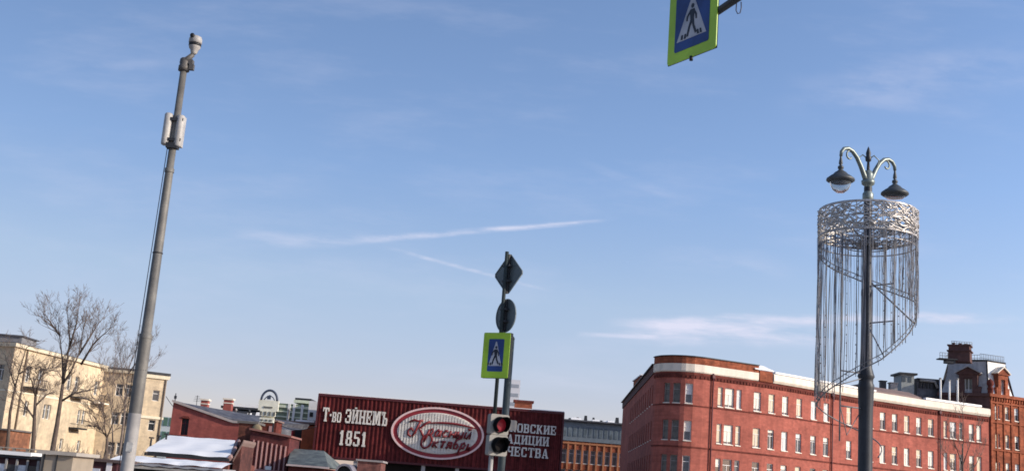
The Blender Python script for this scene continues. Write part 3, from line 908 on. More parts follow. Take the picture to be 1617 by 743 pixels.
# slab letters
def glyph(ch):
    s, t, q = .24, .13, .12     # stem, slab height, slab overhang
    V_ = lambda x: [('r', x, 0, x + s, 1), ('r', x - q * .7, 0, x + s + q * .7, t), ('r', x - q * .7, 1 - t, x + s + q * .7, 1)]
    if ch in 'Тт': return V_(.33)[:2] + [('r', 0, 1 - t, .9, 1), ('r', 0, .72, .11, 1 - t), ('r', .79, .72, .9, 1 - t)], .95
    if ch == 'О': return [('r', 0, .14, s, .86), ('r', .62, .14, .86, .86), ('r', .1, 0, .76, .15), ('r', .1, .85, .76, 1)], .92
    if ch == 'Э': return [('r', .6, .14, .84, .86), ('r', .1, 0, .72, .14), ('r', .1, .86, .72, 1), ('r', .3, .43, .6, .57), ('r', 0, .08, .16, .34), ('r', 0, .66, .16, .92)], .92
    if ch == 'Н': return V_(.04) + V_(.62) + [('r', .28, .43, .62, .57)], .98
    if ch in 'ИЙ':
        g_ = V_(.04) + V_(.62) + [('p', [(.28, .14), (.28, .4), (.62, .86), (.62, .6)])]
        if ch == 'Й': g_ += [('r', .3, 1.06, .6, 1.16)]
        return g_, .98
    if ch == 'Е': return V_(.04) + [('r', .1, 0, .8, t), ('r', .1, 1 - t, .8, 1), ('r', .25, .43, .58, .57), ('r', .69, t, .8, .32), ('r', .69, .68, .8, 1 - t), ('r', .5, .33, .6, .67)], .9
    if ch == 'М': return V_(.04) + V_(.86) + [('p', [(.2, 1), (.42, 1), (.64, .4), (.55, .05), (.5, .05)]), ('p', [(.92, 1), (.7, 1), (.5, .45), (.56, .05), (.62, .05)])], 1.22
    if ch == 'Ъ': return V_(.22) + [('r', 0, 1 - t, .4, 1), ('r', 0, .74, .1, 1 - t), ('r', .4, 0, .8, t), ('r', .4, .45, .8, .58), ('r', .66, .1, .88, .5)], .95
    if ch in 'Вв': return V_(.04) + [('r', .1, 0, .72, t), ('r', .1, 1 - t, .7, 1), ('r', .2, .44, .72, .56), ('r', .56, .1, .82, .46), ('r', .54, .54, .78, .92)], .9
    if ch == 'С': return [('r', 0, .14, s, .86), ('r', .1, 0, .74, .14), ('r', .1, .86, .74, 1), ('r', .62, .06, .8, .32), ('r', .62, .68, .8, .98)], .9
    if ch == 'К': return V_(.04) + [('p', [(.25, .45), (.62, 1), (.86, 1), (.4, .42)]), ('p', [(.3, .56), (.5, .62), (.92, 0), (.64, 0)])], .98
    if ch == 'А': return [('p', [(.06, .05), (.2, .05), (.48, .98), (.36, 1)]), ('p', [(.6, .05), (.86, .05), (.56, 1), (.36, 1)]), ('r', .2, .28, .66, .4), ('r', 0, 0, .34, t), ('r', .52, 0, .94, t)], .98
    if ch == 'Ч': return V_(.6) + [('r', .06, .5, .28, 1), ('r', .0, 1 - t, .38, 1), ('r', .14, .4, .62, .54)], .96
    if ch == 'Р': return V_(.04) + [('r', .1, 1 - t, .72, 1), ('r', .2, .4, .72, .52), ('r', .58, .46, .84, .94)], .9
    if ch == 'Д': return [('r', .14, .1, .32, 1), ('r', .6, .1, .82, 1), ('r', .08, 1 - t, .9, 1), ('r', 0, 0.02, .96, .16), ('r', 0, -.12, .12, .1), ('r', .84, -.12, .96, .1)], 1.02
    if ch == 'Ц': return V_(.04) + V_(.6) + [('r', .1, 0, .96, t), ('r', .86, -.13, .98, .1)], 1.02
    if ch == '1': return V_(.2)[:2] + [('r', .08, .74, .3, .86), ('r', .14, .82, .3, .93)], .68
    if ch == '8': return [('r', .04, .1, .26, .44), ('r', .08, .56, .28, .9), ('r', .5, .1, .74, .44), ('r', .48, .56, .7, .9), ('r', .14, 0, .64, .13), ('r', .14, .87, .64, 1), ('r', .14, .43, .64, .57)], .82
    if ch == '5': return [('r', .08, .5, .24, 1), ('r', .08, .86, .68, 1), ('r', .08, .5, .6, .62), ('r', .5, .1, .74, .54), ('r', .1, 0, .62, .13), ('r', .02, .04, .2, .26)], .82
    if ch == '-': return [('r', .04, .4, .26, .56)], .34
    return [], .45
def rnd_rect(x0, y0, x1, y1): return [(x0, y0), (x1, y0), (x1, y1), (x0, y1)]
def write(text, u0, u1, zb, h, wdt=None, scales=None, m=LETW):
    tot = 0; items = []
    for i, ch in enumerate(text):
        gl, ad = glyph(ch); sc_ = (scales or {}).get(i, 1.0)
        items.append((ch, gl, tot, sc_)); tot += (ad + .09) * sc_
    kx = (u1 - u0) / tot
    for ch, gl, x, sc_ in items:
        if not gl: continue
        b = MB()
        for it in gl:
            pts = rnd_rect(*it[1:]) if it[0] == 'r' else it[1]
            area = sum(pts[i][0] * pts[(i + 1) % len(pts)][1] - pts[(i + 1) % len(pts)][0] * pts[i][1] for i in range(len(pts)))
            if area < 0: pts = pts[::-1]
            w1 = .26 + .0007 * len(b.f)
            b.prism(frB, [(u0 + (x + px * sc_) * kx, zb + py * h * sc_) for px, py in pts], .1, w1)
        b.build('letter', m, CB)
def ub(px, py): a = P(px, py, YB); return a.x - xL, a.z
# line 1 : Т-во ЭЙНЕМЪ
u0, z0 = ub(509, 664.5); u1, z1_ = ub(612.5, 672)
zb = (z0 + z1_) / 2
hl = P(560, 644, YB).z - P(560, 666, YB).z
write('Т-ВО ЭЙНЕМЪ', u0, u1, zb, hl, scales={2: .72, 3: .72})
u0, z0 = ub(534.5, 701); u1, _ = ub(580, 703)
write('1851', u0, u1, z0 - .05, P(560, 679, YB).z - P(560, 702.5, YB).z)
for txt, ya, ybm, xa_, xb_ in (('МОСКОВСКИЕ', 668, 682, 771, 879.5), ('ТРАДИЦИИ', 686, 700.5, 779, 868), ('КАЧЕСТВА', 705, 720, 777, 867)):
    u0, _ = ub(xa_, ybm); u1, _ = ub(xb_, ybm)
    pm = (820); 
    zt_ = P(pm, ya, YB).z; zb_ = P(pm, ybm, YB).z
    write(txt, u0, u1, zb_, zt_ - zb_)
# oval emblem
cu, cz = ub(691, 683.5); ra, rb = 73.5 / F * YB * .985, 40.5 / F * YB * .985
def ell(k, n=56): return [(cu + ra * k * cos(2 * pi * i / n), cz + (rb - ra * (1 - k) * .85) * sin(2 * pi * i / n)) for i in range(n)]
OV = MB(); OV.prism(frB, ell(.985), .1, .22); ov = OV.build('emblem_panel', mat('emblem_red', (.26, .022, .03), .5, var=.1), CB)
def ring(mb, k0, k1, w0, w1):
    a, b = ell(k0), ell(k1); n = len(a)
    o, ua, ub_, uc = frB
    pt = lambda q, w: o + ua * q[0] + ub_ * q[1] + uc * w
    for i in range(n):
        j = (i + 1) % n
        mb.face([pt(a[i], w1), pt(a[j], w1), pt(b[j], w1), pt(b[i], w1)][::-1])
        mb.face([pt(b[i], w0), pt(b[j], w0), pt(b[j], w1), pt(b[i], w1)])
        mb.face([pt(a[j], w0), pt(a[i], w0), pt(a[i], w1), pt(a[j], w1)])
b = MB(); ring(b, .955, 1.0, .1, .36); b.build('outer_rim', mat('pink_white_rim', (.78, .55, .52), .5, var=.05), ov)
b = MB(); b.prism(frB, ell(.865), .225, .26)
nrib = 27
for i in range(nrib):
    u = cu - ra * .84 + (i + .5) * ra * 1.68 / nrib
    hh = (rb - ra * .135 * .85) * sqrt(max(0, 1 - ((u - cu) / (ra * .865)) ** 2)) - .06
    if hh > .15: b.frame_box(frB, u - .085, u + .085, cz - hh, cz + hh, .261, .385)
b.build('white_oval', LETW, ov)
SC = {
 'К': ([[(.0, -.15), (.12, .3), (.3, 1.15)], [(-.55, .95), (-.2, 1.12), (.1, 1.05), (.45, 1.12)], [(1.0, 1.1), (.75, .95), (.35, .5), (.55, .3), (.85, -.1)], [(-.1, -.1), (-.35, .0), (-.45, .3), (-.25, .5), (-.05, .3)]], .95),
 'р': ([[(-.05, -.45), (.12, .5)], [(.1, .4), (.3, .55), (.42, .35), (.28, .08), (.08, .1)]], .5),
 'а': ([[(.4, .4), (.2, .5), (.02, .3), (.08, .03), (.25, .05), (.4, .4)], [(.42, .5), (.4, .05), (.5, .03)]], .5),
 'с': ([[(.38, .42), (.2, .5), (.02, .28), (.1, .02), (.38, .1)]], .44),
 'н': ([[(.05, .5), (0, 0)], [(.02, .25), (.36, .25)], [(.42, .5), (.38, 0)]], .5),
 'ы': ([[(.03, .5), (0, 0), (.2, 0), (.24, .2), (.02, .25)], [(.42, .5), (.38, 0)]], .52),
 'й': ([[(.03, .5), (0, .02), (.15, 0), (.4, .5), (.38, 0)], [(.1, .75), (.22, .66), (.36, .8)]], .5),
 'О': ([[(.45 + .42 * cos(t * pi / 6), .45 + .55 * sin(t * pi / 6)) for t in range(13)]], 1.0),
 'к': ([[(.05, .5), (0, 0)], [(.38, .5), (.04, .25), (.4, 0)]], .48),
 'т': ([[(0, .5), (.45, .5)], [(.24, .5), (.2, 0)]], .5),
 'я': ([[(.4, .5), (.36, 0)], [(.4, .5), (.1, .48), (.05, .3), (.38, .25)], [(.2, .25), (0, 0)]], .5),
 'б': ([[(.45, .85), (.15, .74), (.03, .35), (.1, .02), (.3, .03), (.38, .25), (.25, .42), (.06, .35)]], .48),
 'ь': ([[(.08, .5), (.03, 0), (.28, 0), (.32, .18), (.05, .25)]], .42)}
def script(txt, u0, zb, k, kx=1.0):
    x = 0
    for ch in txt:
        st, ad = SC[ch]
        b = MB()
        for pl in st:
            pts = [frB[0] + frB[1] * (u0 + (x + px + py * .22) * k * kx) + frB[2] * (zb + py * k) + frB[3] * .43 for px, py in pl]
            b.tube(pts, [.15 * (.75 + .25 * (i % 2)) for i in range(len(pts))], 5)
        b.build('script_letter', mat('script_red', (.20, .02, .024), .5), ov)
        x += ad + .08
u0, z0 = ub(652, 686)
script('Красный', u0, z0, 1.5, 1.0)
u0, z0 = ub(663, 704)
script('Октябрь', u0, z0, 1.4, .95)
b = MB()
q0, zq = ub(668, 668)
pts = [(q0 + i * .55, zq + .35 * sin(i / 12 * pi) - .02 * i) for i in range(13)]
b.tube([frB[0] + frB[1] * u + frB[2] * z + frB[3] * .44 for u, z in pts], [.04 + .1 * sin(pi * i / 12) for i in range(13)], 5)
b.build('flourish', mat('script_red', (.2, .02, .024)), ov)

# brick chimney stack behind the right end, pale tower block far behind
a, c_ = P(813, 634, 140), P(841, 632, 140)
CH = thing('chimney_stack', 'wide orange brick chimney stack above the maroon wall, right of the traffic light', 'chimney', ((a.x + c_.x) / 2, 140, 0))
b = MB(); zc = P(827, 634, 140).z
b.box(((a.x + c_.x) / 2, 141, zc / 2), (c_.x - a.x, 1.6, zc)); b.build('stack', BRICKO, CH)
b = MB(); b.box(((a.x + c_.x) / 2, 141, zc + .1), (c_.x - a.x + .35, 2.0, .22)); b.build('cap', BRICK2, CH)
YP = 420
a, c_ = P(806, 600, YP), P(822, 600, YP); zc = P(814, 599, YP).z
PT = thing('pale_tower_block', 'pale high-rise block far off, just right of the grey sign pole', 'building', ((a.x + c_.x) / 2, YP, 0))
b = MB(); b.box(((a.x + c_.x) / 2, YP + 5, zc / 2), (c_.x - a.x, 10, zc)); b.build('wall', mat('far_pale', (.68, .68, .70), .8, var=.06), PT)
for i in range(int((zc - 3) / 3.2)):
    b = MB(); b.box(((a.x + c_.x) / 2, YP - .05, zc - 2.2 - i * 3.2), (c_.x - a.x - .8, .1, 1.2)); b.build('window', mat('far_glass', (.33, .36, .40), .3), PT)

# ------------------------------------------------------------------ middle-left old factory cluster
def box_between(pxL, pxR, yt, Y):
    return P(pxL, yt, Y).x, P(pxR, yt, Y).x, P((pxL + pxR) / 2, yt, Y).z
# gabled red house, roof running back to the right
YH = 120.0
gl_ = P(274, 634, YH); gr_ = P(368, 667, YH); ge_ = P(402, 669, YH)
HB = thing('gabled_red_house', 'red gabled house with sloping grey roof and one dark window, left of the roof sign', 'house', (gl_.x, YH, 0))
b = MB()
fr = (Vector((0, YH, 0)), Vector((1, 0, 0)), Vector((0, 0, 1)), Vector((0, -1, 0)))
wl, wr = P(284.5, 680, YH), P(299, 660, YH)
zz0, zz1 = P(291, 686, YH).z, P(291, 660, YH).z
zb_ = 0
# gable face cut round its window
pts_l = [(gl_.x, 0), (wl.x, 0), (wl.x, gl_.z + (gr_.z - gl_.z) * (wl.x - gl_.x) / (gr_.x - gl_.x)), (gl_.x, gl_.z)]
zw = lambda x: gl_.z + (gr_.z - gl_.z) * (x - gl_.x) / (gr_.x - gl_.x)
b.prism(fr, pts_l, -.4, 0)
b.prism(fr, [(wl.x, 0), (wr.x, 0), (wr.x, zz0), (wl.x, zz0)], -.4, 0)
b.prism(fr, [(wl.x, zz1), (wr.x, zz1), (wr.x, zw(wr.x)), (wl.x, zw(wl.x))], -.4, 0)
b.prism(fr, [(wr.x, 0), (gr_.x, 0), (gr_.x, gr_.z), (wr.x, zw(wr.x))], -.4, 0)
b.prism(fr, [(gr_.x, 0), (ge_.x, 0), (ge_.x, ge_.z), (gr_.x, gr_.z)], -.4, 0)
b.face([(gl_.x, YH + .4, 0), (gl_.x, YH + .4, gl_.z), (gl_.x, YH + 14, gl_.z), (gl_.x, YH + 14, 0)])
b.build('wall', REDW, HB)
t = MB(); t.box(((wl.x + wr.x) / 2, YH + .3, (zz0 + zz1) / 2), (wr.x - wl.x, .05, zz1 - zz0)); wn = t.build('window', BLACK, HB)
t = MB(); t.box(((wl.x + wr.x) / 2, YH + .25, (zz0 + zz1) / 2), (.08, .06, zz1 - zz0)); t.box(((wl.x + wr.x) / 2, YH + .24, zz0 + .7 * (zz1 - zz0)), (wr.x - wl.x, .06, .08)); t.build('window_frame', CLADD, wn)
t = MB()
t.prism(fr, [(wl.x - .1, zz1 + .02), (wr.x + .1, zz1 + .02), (wr.x - .1, zz1 + .25), (wl.x + .1, zz1 + .25)], .003, .08)
t.build('window_hood', BRICK2, HB)
t = MB(); t.frame_box(fr, wl.x - 1.1, wr.x + .2, zz0 - .25, zz0 - .05, .004, .3); t.build('window_ledge', BRICK2, HB)
t = MB()   # verge of the gable
d_ = .22
t.prism(fr, [(gl_.x - .1, gl_.z), (gr_.x, gr_.z), (ge_.x + .2, ge_.z), (ge_.x + .2, ge_.z + d_), (gr_.x, gr_.z + d_), (gl_.x - .1, gl_.z + d_)], -.5, .25)
t.build('roof_verge', mat('verge_stone', (.42, .36, .33), .8), HB)
t = MB()   # roof: rises towards back right
rx1 = P(482, 662, YH + 12); ridge_z = gl_.z - .35
t.face([(gl_.x, YH + .5, gl_.z + .1), (gr_.x, YH + .5, gr_.z + .1), (gr_.x + 5.5, YH + 14, ridge_z - .3), (gl_.x + 2, YH + 14, ridge_z)])
t.face([(gr_.x, YH + .5, gr_.z + .1), (ge_.x + .2, YH + .5, ge_.z + .1), (rx1.x, YH + 4, ge_.z - .2), (rx1.x, YH + 13.9, ridge_z - .8), (gr_.x + 5.5, YH + 14, ridge_z - .3)])
t.face([(ge_.x + .2, YH + .5, ge_.z + .1), (ge_.x + .2, YH + .5, 0), (rx1.x, YH + 4, 0), (rx1.x, YH + 4, ge_.z - .2)])
t.build('roof', GREY, HB)
for px0, px1, yt, yb, dy in ((318, 331, 632, 652, 5), (354, 369, 631, 653, 8)):
    x0, x1, z1 = box_between(px0, px1, yt, YH + dy)
    zb2 = P((px0 + px1) / 2, yb + 6, YH + dy).z - .8
    t = MB(); t.box(((x0 + x1) / 2, YH + dy, (z1 + zb2) / 2), (x1 - x0 - .15, .9, z1 - zb2)); c1 = t.build('chimney', REDW, HB)
    t = MB(); t.box(((x0 + x1) / 2, YH + dy, z1 + .08), (x1 - x0 + .1, 1.1, .18)); t.box(((x0 + x1) / 2, YH + dy, z1 - .35), (x1 - x0, 1.0, .1)); t.build('cap', CORN, c1)
t = MB()
for i in range(13):
    f = i / 12
    p0_ = Vector((gl_.x + .2 + (gr_.x - gl_.x) * f, YH + .55, gl_.z + .13 + (gr_.z - gl_.z) * f))
    p1_ = Vector((gl_.x + 2.1 + (gr_.x + 5.4 - gl_.x - 2.1) * f, YH + 13.9, ridge_z + .03 - .3 * f))
    t.tube([p0_, p1_], .035, 4)
t.build('standing_seam', GREY, HB)
t = MB()
for i in range(5):
    a = P(372 + i * 21, 652 + 2 * (i % 2), YH + 8); t.lathe((a.x, a.y, a.z - .6), [(.09, 0), (.09, .9), (.2, .92), (.05, 1.15), (0, 1.16)], 8)
    t.build('vent_pipe', DARK if i % 2 else GALVL, HB); t = MB()
t = MB()
for i in range(4): a = P(380 + i * 14, 655 - i, YH + 9); t.box((a.x, a.y, a.z), (.5, .6, .35), 0, .7)
t.build('roof_snow_patch', SNOW, HB)
t = MB(); t.tube([(gl_.x + .1, YH + .1, gl_.z), (gl_.x + .1, YH + .1, gl_.z + .9)], .05, 5); t.box((gl_.x + .1, YH + .1, gl_.z + .5), (.22, .2, .3)); t.build('roof_vent', DARK, HB)
# dark flat roof behind with snow line
YD = 150.0
x0, x1, z1 = box_between(352, 412, 640, YD)
DR = thing('dark_flat_building', 'low dark flat-roofed building with a white snow edge behind the grey roof', 'building', ((x0 + x1) / 2, YD, 0))
t = MB(); t.box(((x0 + x1) / 2, YD + 5, z1 / 2 - .3), (x1 - x0, 10, z1 - .6)); t.build('wall', mat('dark_slate_wall', (.06, .065, .08), .7), DR)
t = MB(); t.box(((x0 + x1) / 2, YD + 5, z1 - .3), (x1 - x0 + .4, 10.4, .3)); t.build('roof', DARK, DR)
t = MB(); t.box(((x0 + x1) / 2, YD + 5, z1 + .02), (x1 - x0 + .3, 10.3, .34)); t.build('roof_snow', SNOW, DR)
# roof sign: semicircular arch on a white stepped panel
YS = 112.0
ca = P(425, 632, YS)
RS = thing('roof_sign', 'white stepped sign panel topped by a dark half-round arch, left of the green glazed block', 'sign', (ca.x, YS, 0))
px2m = YS / F
t = MB()
arcp = [(ca.x + 12.5 * px2m * cos(pi * i / 14), 1.15 * 14 * px2m * sin(pi * i / 14) + ca.z) for i in range(15)]
t.tube([(x, YS, z) for x, z in arcp], .11, 6); t.build('arch', mat('arch_blue_grey', (.05, .065, .10), .5), RS)
t = MB()
t.box((ca.x - .05, YS, ca.z + .3), (.34, .12, .34)); t.tube([(ca.x - .5, YS, ca.z + .05), (ca.x - .3, YS, ca.z + .32), (ca.x, YS, ca.z + .52), (ca.x + .34, YS, ca.z + .32), (ca.x + .5, YS, ca.z + .08)], .05, 5)
t.build('arch_ornament', mat('arch_blue_grey', (.05, .065, .1)), RS)
t = MB(); t.box((ca.x, YS + .06, ca.z - .45), (31 * px2m, .3, 1.0)); t.box((ca.x, YS + .05, ca.z - 1.2), (24 * px2m, .3, .5)); t.box((ca.x, YS + .05, ca.z - 1.82), (22 * px2m, .3, .42)); t.box((ca.x, YS + .25, ca.z - 1.5), (20 * px2m, .1, .5))
t.build('panel', mat('cream_panel', (.78, .76, .62), .6), RS)
mg_ = mat('mark_grey', (.14, .14, .12), .6)
for bx_ in [((ca.x, YS - .12, ca.z - .62), (14 * px2m, .05, .14))] + [((ca.x - .62 + i * .42, YS - .13, ca.z - 1.2), (.2, .05, .34)) for i in range(4)] + [((ca.x - .45 + i * .42, YS - .13, ca.z - 1.84), (.22, .05, .16)) for i in range(3)]:
    t = MB(); t.box(*bx_); t.build('sign_mark', mg_, RS)
t = MB()
for s_ in (-1, 1): t.box((ca.x + s_ * .6, YS + .3, (ca.z - 1.9) / 2 + 2), (.14, .14, ca.z - 1.9 - 4 + .2))
t.build('support', DARK, RS)
# red stair tower under the sign
x0, x1, z1 = box_between(413, 437, 664, YS + .6)
ST = thing('small_red_tower', 'small dark red tower standing directly beneath the white roof sign', 'tower', ((x0 + x1) / 2, YS + 1, 0))
t = MB(); t.box(((x0 + x1) / 2, YS + 2.2, z1 / 2), (x1 - x0, 3, z1)); t.build('wall', BRICK2, ST)
t = MB(); t.box(((x0 + x1) / 2 + .2, YS + .67, z1 - 1.1), (.3, .06, 1.3)); t.build('window', mat('pink_reflection', (.5, .3, .3), .4), ST)
t = MB(); t.box(((x0 + x1) / 2, YS + 2.2, z1 + .06), (x1 - x0 + .3, 3.3, .14)); t.build('cap', BROWNR, ST)
# green glazed block
YGn = 145.0
x0, x1, z1 = box_between(438, 503, 638, YGn)
GG = thing('green_glazed_block', 'pale green glazed block with white posts behind the left end of the maroon wall', 'building', ((x0 + x1) / 2, YGn, 0))
t = MB(); t.box(((x0 + x1) / 2, YGn + 4, z1 / 2), (x1 - x0, 8, z1)); t.build('glazing', GREENG, GG)
t = MB()
for k in range(4): t.box(((x0 + x1) / 2, YGn - .06, z1 - .35 - k * .62), (x1 - x0 + .1, .16, .16 if k else .3))
t.box(((x0 + x1) / 2 + .4, YGn + 3, z1 + .45), ((x1 - x0) * .45, 4, .35))
t.build('transom', mat('pale_green_trim', (.62, .66, .50), .6), GG)
t = MB(); t.box(((x0 + x1) / 2 + .4, YGn + 3, z1 + .75), ((x1 - x0) * .4, 4, .25)); t.build('roof_cap', DARK, GG)
for px in (456, 464, 477):
    a = P(px, 650, YGn); t = MB(); t.box((a.x, YGn - .12, z1 - 1.2), (.28, .2, 2.4)); t.build('post', WHITE, GG)
a, c_ = P(486, 650, YGn - 2), P(500, 650, YGn - 2)
t = MB(); t.box(((a.x + c_.x) / 2, YGn - 1.0, (P(493, 634, YGn).z + P(493, 664, YGn).z) / 2), (c_.x - a.x, 1.6, P(493, 634, YGn).z - P(493, 664, YGn).z)); bx = t.build('white_bay', WHITE, GG)
t = MB(); t.box(((a.x + c_.x) / 2 - .1, YGn - 1.85, P(493, 655, YGn).z), (.4, .1, .55)); t.build('pane', BLACK, bx)
# brown terrace with red banner and door
YT = 138.0
x0, x1, z1 = box_between(436, 500, 668, YT)
BT = thing('brown_brick_annex', 'brown brick annex with dark doorway and red banner below the green glazed block', 'building', ((x0 + x1) / 2, YT, 0))
t = MB(); t.box(((x0 + x1) / 2, YT + 3, z1 / 2), (x1 - x0, 6, z1)); t.build('wall', BRICK2, BT)
t = MB(); t.box(((x0 + x1) / 2, YT + 2.6, z1 + .13), (x1 - x0 + .6, 6.6, .24)); t.build('roof', BROWNR, BT)
a, c_ = P(468, 665, YT), P(498, 665, YT)
t = MB(); t.box(((a.x + c_.x) / 2, YT - .3, z1 + .35), (c_.x - a.x, .7, .2)); t.build('snow_strip', SNOW, BT)
a = P(472, 685, YT); t = MB(); t.box((a.x, YT - .05, z1 - 1.6), (.9, .1, 2.9)); t.build('door', BLACK, BT)
a = P(457, 678, YT); t = MB(); t.box((a.x, YT - .15, z1 - .9), (.9, .08, 1.3)); t.build('banner', mat('banner_red', (.5, .03, .05), .6), BT)
a = P(487, 685, YT); t = MB(); t.box((a.x, YT - .1, z1 - 1.5), (1.5, .2, 2.7)); t.build('orange_panel', mat('panel_orange', (.42, .11, .045), .7, var=.2), BT)
# brown pillar block and dark red pilastered shed
x0, x1, z1 = box_between(378, 405, 668, 104)
BP = thing('brown_chimney_block', 'square brown brick block between the gabled house and the pilastered red shed', 'brick block', ((x0 + x1) / 2, 104, 0))
t = MB(); t.box(((x0 + x1) / 2, 105.5, z1 / 2), (x1 - x0, 3, z1)); t.build('wall', mat('brick_brown', (.27, .09, .055), .9, var=.25, scale=1.0, grime=.4, brick=.3, streaks=.3), BP)
t = MB(); t.box(((x0 + x1) / 2, 105.5, z1 + .1), (x1 - x0 + .35, 3.3, .2)); t.build('cap', mat('cap_grey', (.13, .12, .11), .8), BP)
a = P(404, 676, 103.4); t = MB(); t.lathe((a.x, 103.9, a.z), [(.01, 0), (.42, 0), (.42, .1), (.25, .15), (.01, .15)], 14, (0, -1, 0)); t.build('round_vent', mat('vent_tan', (.25, .2, .12), .7), BP)
Yp = 100.0
x0, x1, _ = box_between(395, 458, 690, Yp)
zA, zB_ = P(397, 678, Yp).z, P(456, 693, Yp).z
PS = thing('pilastered_red_shed', 'dark red shed with pale vertical ribs and a mono-pitch top, left of the grey-green roof', 'shed', ((x0 + x1) / 2, Yp, 0))
fr = (Vector((0, Yp, 0)), Vector((1, 0, 0)), Vector((0, 0, 1)), Vector((0, -1, 0)))
zB2 = zB_ + .15
t = MB(); t.prism(fr, [(x0, 0), (x1, 0), (x1, zB2), (x0, zA)], -5, 0); t.build('wall', mat('shed_red', (.20, .045, .04), .8, var=.2, grime=.4, brick=.3, streaks=.25), PS)
t = MB(); t.prism(fr, [(x0 - .1, zA + .002), (x1 + .15, zB2 + .002), (x1 + .15, zB2 + .16), (x0 - .1, zA + .16)], -5.2, .25); t.build('roof', mat('shed_roof_brown', (.26, .12, .1), .8), PS)
t = MB()
for i in range(8):
    u = x0 + .35 + i * (x1 - x0 - .6) / 7
    zt_ = zA + (zB2 - zA) * (u - x0) / (x1 - x0) - .75
    t.frame_box(fr, u - .06, u + .06, 1.9, zt_, .003, .1)
t.frame_box(fr, x0, x1, 1.7, 1.88, .003, .14)
t.build('rib', mat('rib_pink', (.5, .27, .24), .7), PS)
a = P(423, 738, Yp - .3); t = MB(); t.box((a.x, Yp - .15, a.z), (.5, .1, .3)); t.build('notice', WHITE, PS)
# grey-green low roof
Yq = 96.0
x0, x1, z1 = box_between(460, 512, 709, Yq + 7)
x0b, x1b, z0b = box_between(453, 519, 735, Yq)
GR = thing('green_roofed_shed', 'low shed with faded grey-green sheet roof below the left end of the maroon wall', 'shed', ((x0 + x1) / 2, Yq, 0))
t = MB()
t.face([(x0b, Yq, z0b), (x1b, Yq, z0b), (x1, Yq + 7, z1), (x0, Yq + 7, z1)])
t.face([(x1b, Yq, z0b), (x1b, Yq + 12, z0b), (x1, Yq + 7, z1)])
t.face([(x0b, Yq + 12, z0b), (x0b, Yq, z0b), (x0, Yq + 7, z1)])
t.face([(x1b, Yq + 12, z0b), (x0b, Yq + 12, z0b), (x0, Yq + 7, z1), (x1, Yq + 7, z1)])
t.build('roof', GREYG, GR)
t = MB(); t.box(((x0b + x1b) / 2, Yq + 6, z0b / 2 - .05), (x1b - x0b - .2, 11.6, z0b - .1)); t.build('wall', BRICK2, GR)
t = MB(); t.box(((x0b + x1b) / 2, Yq - .02, z0b - .02), (x1b - x0b + .1, .16, .14)); t.build('gutter', mat('gutter_pink', (.5, .4, .38), .6), GR)
# clutter right of it: snowy barrel-vaulted shed and low brick hut below the maroon wall
Yc_ = 92.0
x0, x1, z1 = box_between(533, 556, 733, Yc_)
VH = thing('vaulted_hut', 'low hut with pale barrel-vaulted roof and dark end beneath the maroon wall', 'hut', ((x0 + x1) / 2, Yc_, 0))
fr = (Vector(((x0 + x1) / 2, Yc_, 0)), Vector((1, 0, 0)), Vector((0, 0, 1)), Vector((0, -1, 0)))
hw = (x1 - x0) / 2
outer = [(hw * 1.25 * cos(pi * i / 12), z1 - .75 + .85 * sin(pi * i / 12)) for i in range(13)]
inner = [(hw * 1.1 * cos(pi * i / 12), z1 - .8 + .72 * sin(pi * i / 12)) for i in range(12, -1, -1)]
t = MB(); t.prism(fr, outer + inner, -6, .2); t.build('roof', mat('vault_pale', (.36, .34, .36), .6, var=.2, grime=.4), VH)
t = MB(); t.prism(fr, [(-hw, 0), (hw, 0)] + [(hw * 1.05 * cos(pi * i / 12), z1 - .82 + .68 * sin(pi * i / 12)) for i in range(13)], -5.5, -.3); t.build('wall', BLACK, VH)
x0, x1, z1 = box_between(565, 602, 728, Yc_ + 3)
BH = thing('low_brick_hut', 'small flat brick hut beside the barrel-vaulted one, under the maroon wall', 'hut', ((x0 + x1) / 2, Yc_ + 3, 0))
t = MB(); t.box(((x0 + x1) / 2, Yc_ + 5, z1 / 2), (x1 - x0, 4, z1)); t.build('wall', mat('hut_brick', (.33, .13, .1), .9, var=.25, grime=.4, brick=.3), BH)
t = MB(); t.box(((x0 + x1) / 2, Yc_ + 5, z1 + .07), (x1 - x0 + .3, 4.3, .14)); t.build('roof', mat('hut_roof', (.3, .27, .26), .8), BH)

for nm, lab, pa_, pb_, Yw in (('overhead_cable', 'sagging dark cable from the maroon wall to the small red tower', (437, 668), (500, 672), 115),
                              ('overhead_cable', 'sagging dark cable from the gabled house to the yellow corner bay', (262, 625), (300, 655), 124)):
    a_1, b_1 = P(*pa_, Yw), P(*pb_, Yw)
    t = MB(); t.tube([a_1.lerp(b_1, i / 10) - Vector((0, 0, .5 * sin(pi * i / 10))) for i in range(11)], .03, 4)
    tag(t.build(nm, BLACK), lab, 'cable')
ae = P(310, 640, 126)
AE = thing('roof_aerial', 'thin metal roof aerial beside the red chimneys of the gabled house', 'aerial', (ae.x, 126, ae.z - .8))
t = MB(); t.tube([(ae.x, 126, ae.z - .8), (ae.x, 126, ae.z + 1.1)], .03, 5); t.build('mast', DARK, AE)
t = MB()
for k in range(4): t.tube([(ae.x - .4 + .05 * k, 126, ae.z + .5 + .17 * k), (ae.x + .4 - .05 * k, 126, ae.z + .5 + .17 * k)], .014, 4)
t.tube([(ae.x - .02, 125.97, ae.z + .4), (ae.x - .02, 125.97, ae.z + 1.1)], .02, 4)
t.build('rod', DARK, AE)
